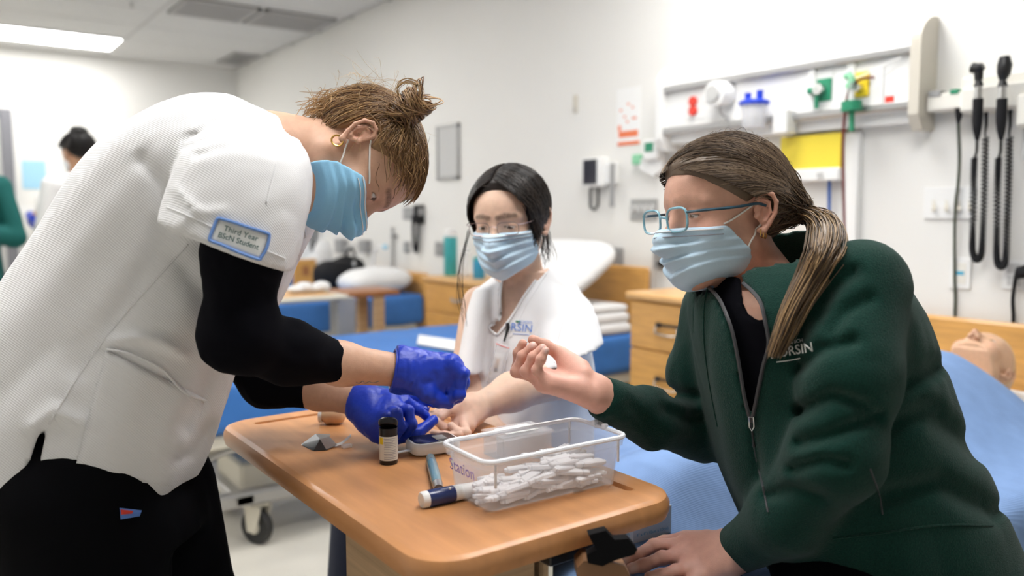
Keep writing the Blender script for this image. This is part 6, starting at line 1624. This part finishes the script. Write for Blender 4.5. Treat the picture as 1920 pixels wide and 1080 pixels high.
def st3(q):
    n = len(q); u = RNG.random(n); sx = np.where(RNG.random(n) < .72, -1., 1.)
    # hairline from the parting at the forehead to the temple, or the parting along the crown
    part = np.stack([.018 + .004 * RNG.normal(size=n), .085 - .12 * u, .075 + .035 * np.sin(u * 1.6)], 1)
    line = np.stack([sx * (.02 + .05 * u), .085 - .08 * u, .062 - .045 * u], 1)
    rr_ = RNG.random(n); s_ = np.where((rr_ < .25)[:, None], part, line); s_ = np.where((rr_ > .5)[:, None], q, s_); sx = np.where(rr_ > .5, np.sign(q[:, 0]), sx)
    e_ = np.tile(H3_.loc(tie3[None])[0], (n, 1)) + RNG.normal(size=(n, 3)) * .006
    m_ = (s_ + e_) / 2 + np.stack([sx * .05, np.zeros(n), .03 + .0 * u], 1)
    W_ = lambda a: H3_.o + (a * H3_.sc) @ H3_.M.T
    return W_(s_), W_(e_), W_(m_)
ha3, hf3, hg3 = hair_cap(H3_, p3, ZL3, .011, tie3, 2600, PAL3, lift=.003, jit=.002, starts_fn=st3, r=.0007, base=1.0, K=14)
gs = snap(hg3, P(1462, 375, 1.275) + RNG.normal(size=(520, 3)) * A_(.03, .03, .032), .002); ge = tie3 + RNG.normal(size=(520, 3)) * .007
wisps('gathered_hair', ha3, gs, ge, IV(.3, 0, -.4) * .006, PAL3, .0009)
gc = lambda p: rc(p, P(1455, 378, 1.275), tie3, .036, .012)
V, F = surf(gc, *bounds([P(1455, 378, 1.275), tie3], .045), .005); mesh_obj('gathered_core', V, F, 'hair', ha3, smooth=True, col=np.tile(np.array(PAL3).mean(0), (len(V), 1)))
jh = hit(jacket_f, [(1546, 470), (1526, 512), (1492, 575), (1470, 625), (1453, 664)], .012, d0=.9)
dn = catmull(PP([(1500, 396, 1.275), (1532, 408, 1.255), (1548, 432, 1.215)]) + list(jh), 26)
wid = np.interp(np.linspace(0, 1, 26), [0, .15, .35, .7, 1], [.010, .016, .018, .012, .007])
pt_ = dn[None] + RNG.normal(size=(750, 1, 3)) * wid[None, :, None] * A_(1, 1, .5) * .55 + .003 * np.sin(RNG.random((750, 1, 3)) * 6 + np.linspace(0, 1, 26)[None, :, None] * 5)
gold = np.array(PAL3 + [(.30, .19, .09), (.36, .23, .11), (.26, .16, .075)]); 
strands('ponytail', pt_, 'hair', ha3, .0009, gold[RNG.integers(0, len(gold), 750)] * (.8 + .4 * RNG.random((750, 1))))
def tail_core(p): return chain(p, list(dn[::3]) + [dn[-1]], list(wid[::3] * .62) + [.003], .004)
V, F = surf(tail_core, *bounds(dn, .04), .004); mesh_obj('ponytail_core', V, F, 'hair', ha3, smooth=True, col=np.tile(gold.mean(0), (len(V), 1)))
ax3 = unit(dn[2] - dn[0]); b1_ = unit(np.cross(ax3, CU)); b2_ = np.cross(ax3, b1_)
MB().tube([tie3 + ax3 * .004 + .015 * (math.cos(a) * b1_ + math.sin(a) * b2_) for a in np.linspace(0, 2 * pi, 24)[:-1]], .0045, 8, closed=True).build('hair_tie', 'softblack', ha3, smooth=True)
wisps('flyaway_hair', ha3, snap(hg3, P(1400, 250, 1.25) + RNG.normal(size=(60, 3)) * .05, .001), snap(hg3, P(1420, 260, 1.25) + RNG.normal(size=(60, 3)) * .06, .004), (0, 0, .006), PAL3, .0003)
e3 = glasses(H3_, p3, 'frame_light', 'frame_blue', 0, .0245, .0175, -.008, .0019, y0=.110, sq=3.4, wrap=.06, tempz=.006); tag(e3, 'blue plastic framed eyeglasses on the person in green fleece', 'eyeglasses')
for dz in (0, .006):
    ec = H3_.w(-.0775, -.013 + dz * .9, -.040 + dz * .3); MB().tube([ec + .0065 * (math.cos(a) * H3_.wv(-.5, .8, 0) + math.sin(a) * H3_.wv(0, 0, 1)) for a in np.linspace(0, 2 * pi, 18)[:-1]], .0009, 6, closed=True).build('earring', 'gold', p3, smooth=True)
# trousers
LEG3 = [(A_(1.22, .73, .73), A_(1.06, .27, .54), A_(1.04, .25, .09)), (A_(1.15, .78, .73), A_(.84, .40, .54), A_(.82, .38, .09))]
def pants3(p):
    d = rc(p, A_(1.22, .74, .74), A_(1.34, .80, .74), .09, .09)
    for l in LEG3: d = smin(d, chain(p, list(l), [.083, .072, .055], .03), .03)
    return sit(np.maximum(d + .004 * (fold(p, CR, .05, 3) - .6), .06 - p[:, 2]), p)
V, F = surf(pants3, *bounds([q for l in LEG3 for q in l] + [A_(1.34, .80, .76)], .14), .011); q = mesh_obj('trousers', V, F, 'pants', p3, smooth=True); q['label'] = 'black trousers'
for l in LEG3:
    c = A_(l[2][0], l[2][1], .045); fd = unit(A_(-.5, -.8, 0)); fs = lambda p, c=c: smax(smin(rc(p, c - fd * .05, c + fd * .13, .042, .034), rc(p, c, c + A_(0, 0, .06), .04, .04), .02), .002 - p[:, 2], .004)
    V, F = surf(fs, c - .22, c + .22, .01); mesh_obj('shoe', V, F, 'softblack', p3, smooth=True)

# ------------------------------------------------------------------ manikin under the blanket
mk = thing('manikin', 'tan training manikin lying face up under the blue blanket', 'manikin', A_(mh[0], mh[1], .64))
HM = Head(mh, A_(-.08, 0, 1), A_(1, 0, .08), .98, .2, 0)
def mani(p):
    d = HM.skin(p); d = smin(d, rc(p, HM.w(0, -.02, -.06), mh + A_(-.2, 0, -.05), .05, .055), .03)
    d = smin(d, ell(p, mh + A_(-.45, .0, -.07), (.28, .15, .07)), .04)
    for s_ in (-1, 1): d = smin(d, rc(p, mh + A_(-.7, s_ * .08, -.07), mh + A_(-1.2, s_ * .08, -.09), .05, .035), .04)
    d = np.maximum(d, .616 - p[:, 2])
    d = np.where(p[:, 0] < 2.36, smax(d, p[:, 2] - blanket_top(p) + .027 + .1 * np.clip(p[:, 0] - 2.30, 0, 1) * 0, .01), d)
    return d
V, F = body_mesh(mani, [(mh - .14, mh + .14, .005)], mh + A_(-1.45, -.25, -.2), mh + A_(.2, .25, .2), .015)
mesh_obj('body', V, F, 'skin', mk, smooth=True, col=HM.colour(V, (.72, .45, .29), brow=(.6, .36, .22), lash=(.5, .3, .2)))
ZM = ([-.13, -.05, -.035, 0, .03, .06, .1], [-.05, -.04, .01, .03, .045, .06, .07])
fm_ = lambda p: np.maximum(smax((HM.cap_l(HM.loc(p)) - .003), np.interp(HM.loc(p)[:, 1], ZM[0], ZM[1]) - HM.loc(p)[:, 2], .004), -(HM.cap_l(HM.loc(p)) + .012))
V, F = surf(fm_, mh - .15, mh + .15, .005); mesh_obj('scalp_cap', V, F, 'tan', mk, smooth=True)

# ------------------------------------------------------------------ people in the far background
def stander(name_label, base, Ht, facing, top, pant, skin, hairc, arms, hlen, bun=False, group=None, sleeve=.35, glove=False, mask=True):
    base = np.array(base, float); f_ = unit(A_(facing[0], facing[1], 0)); r_ = np.cross(f_, (0, 0, 1)); k = Ht / 1.68
    t = thing('person', name_label, 'person', base)
    Hd = Head(base + A_(0, 0, 1.55 * k) + f_ * .02, f_ * .95 + A_(0, 0, -.3), A_(0, 0, 1) + f_ * .3, k, .4, -.3)
    def w(x, y, z): return base + r_ * x * k + f_ * y * k + A_(0, 0, z * k)
    ar = []
    for s_, (e_, h_) in zip((-1, 1), arms): ar.append([w(s_ * .17, 0, 1.36), w(*e_), w(*h_)])
    def sk(p):
        d = Hd.skin(p); d = smin(d, rc(p, Hd.w(0, -.02, -.05), w(0, -.02, 1.38), .046, .055), .03)
        d = smin(d, ell(p, w(0, 0, 1.2), (.13, .13, .22)), .05)
        for a in ar:
            d = smin(d, chain(p, a, [.04, .034, .024], .02), .02); q = a[2] + unit(a[2] - a[1]) * .05; d = smin(d, rc(p, a[2], q, .024, .03), .02)
            for j in range(4): d = smin(d, rc(p, q + A_(0, 0, .02 * (j - 1.5)), q + unit(a[2] - a[1]) * .08 + A_(0, 0, .016 * (j - 1.5)), .009, .007), .008)
            d = smin(d, rc(p, a[2] + A_(0, 0, .02), q + A_(0, 0, .05), .011, .009), .01)
        return d
    V, F = surf(sk, base + A_(-.45, -.45, .6), base + A_(.45, .45, 1.8 * k), .010)
    mesh_obj('body', V, F, 'skin', t, smooth=True, col=Hd.colour(V, skin))
    def tp(p):
        d = chain(p, [w(0, 0, .88), w(0, 0, 1.1), w(0, 0, 1.3)], [.17, .15, .15], .05); d = smin(d, rc(p, w(-.14, 0, 1.35), w(.14, 0, 1.35), .07, .07), .05)
        for a in ar:
            d = smin(d, rc(p, a[0], a[1], .062, .058), .02)
            if sleeve > .5: d = smin(d, rc(p, a[1], a[1] * .15 + a[2] * .85, .055, .045), .02)
        d = smax(d, .80 * k - p[:, 2], .01); d = smax(d, -rc(p, w(0, -.0, 1.40), Hd.o, .062, .062), .01)
        return d + .006 * (fold(p, (0, 0, 1), .08, 3) - .5)
    V, F = surf(tp, base + A_(-.45, -.45, .7), base + A_(.45, .45, 1.55), .012); mesh_obj('top', V, F, top, t, smooth=True)
    def pn(p):
        d = ell(p, w(0, 0, .9), (.16, .13, .15))
        for s_ in (-1, 1): d = smin(d, chain(p, [w(s_ * .08, 0, .86), w(s_ * .09, .01, .48), w(s_ * .09, 0, .08)], [.09, .075, .06], .03), .03)
        return np.maximum(d, .05 - p[:, 2])
    V, F = surf(pn, base + A_(-.3, -.3, 0), base + A_(.3, .3, 1.1), .014); mesh_obj('trousers', V, F, pant, t, smooth=True)
    for s_ in (-1, 1):
        c = w(s_ * .09, .03, .045); fs = lambda p, c=c: smax(rc(p, c - f_ * .06, c + f_ * .12, .045, .036), .002 - p[:, 2], .004)
        V, F = surf(fs, c - .25, c + .25, .012); mesh_obj('shoe', V, F, 'white', t, smooth=True)
    zl = ([-.13, -.05, -.035, -.02, .0, .03, .06, .1], [-.075, -.06, -.03, .005, .015, .03, .05, .06])
    ha, _, _ = hair_cap(Hd, t, zl, .016, Hd.w(0, -.07, .10), 260, hairc, r=.002, h=.007, lift=.006)
    if bun:
        bf = lambda p: ell(p, Hd.w(0, -.055, .115), (.05, .05, .035)) - .008 * (vnoise(p * 60) - .5)
        V, F = surf(bf, Hd.w(0, -.05, .11) - .09, Hd.w(0, -.05, .11) + .09, .007); mesh_obj('hair_bun', V, F, 'hair', ha, smooth=True, col=np.tile(np.array(hairc[0]), (len(V), 1)))
    if mask: mask_on(Hd, t, 'maskwhite', (-.012, -.022), (-.118, -.075), ((-.02, .045), (-.06, .01)), (1, -1), h=.006)
    if glove:
        a = ar[0]; q = a[2] + unit(a[2] - a[1]) * .05; gf = lambda p: smin(rc(p, a[2] - unit(a[2] - a[1]) * .03, q, .03, .036), rc(p, q, q + unit(a[2] - a[1]) * .08, .036, .03), .02)
        V, F = surf(gf, q - .2, q + .2, .008); mesh_obj('glove', V, F, 'glove', t, smooth=True)
    return t
DIRL = A_(-CR[0], -CR[1], 0)
b4 = P(150, 285, 4.75); hgt = b4[2] + .12
stander('person in a white top with dark hair in a bun by the back wall', (b4[0], b4[1], 0), hgt, DIRL * .85 + LAT * .5, 'whitesheet', 'pants', (.50, .28, .17), [(.006, .005, .005), (.012, .009, .008)], (((-.22, .02, 1.08), (-.18, .16, 1.14)), ((.22, .02, 1.08), (.16, .2, 1.05))), 0, bun=True, glove=True)
b5 = P(-72, 300, 4.4)
stander('person in a teal green jacket with folded arms near the door', (b5[0], b5[1], 0), 1.66, CR * .5 + LAT * -.85, 'tealdark', 'navypants', (.58, .36, .27), [(.05, .03, .02), (.03, .02, .015)], (((-.23, .03, 1.08), (.02, .2, 1.12)), ((.24, .04, 1.08), (-.02, .21, 1.17))), 0, sleeve=1)
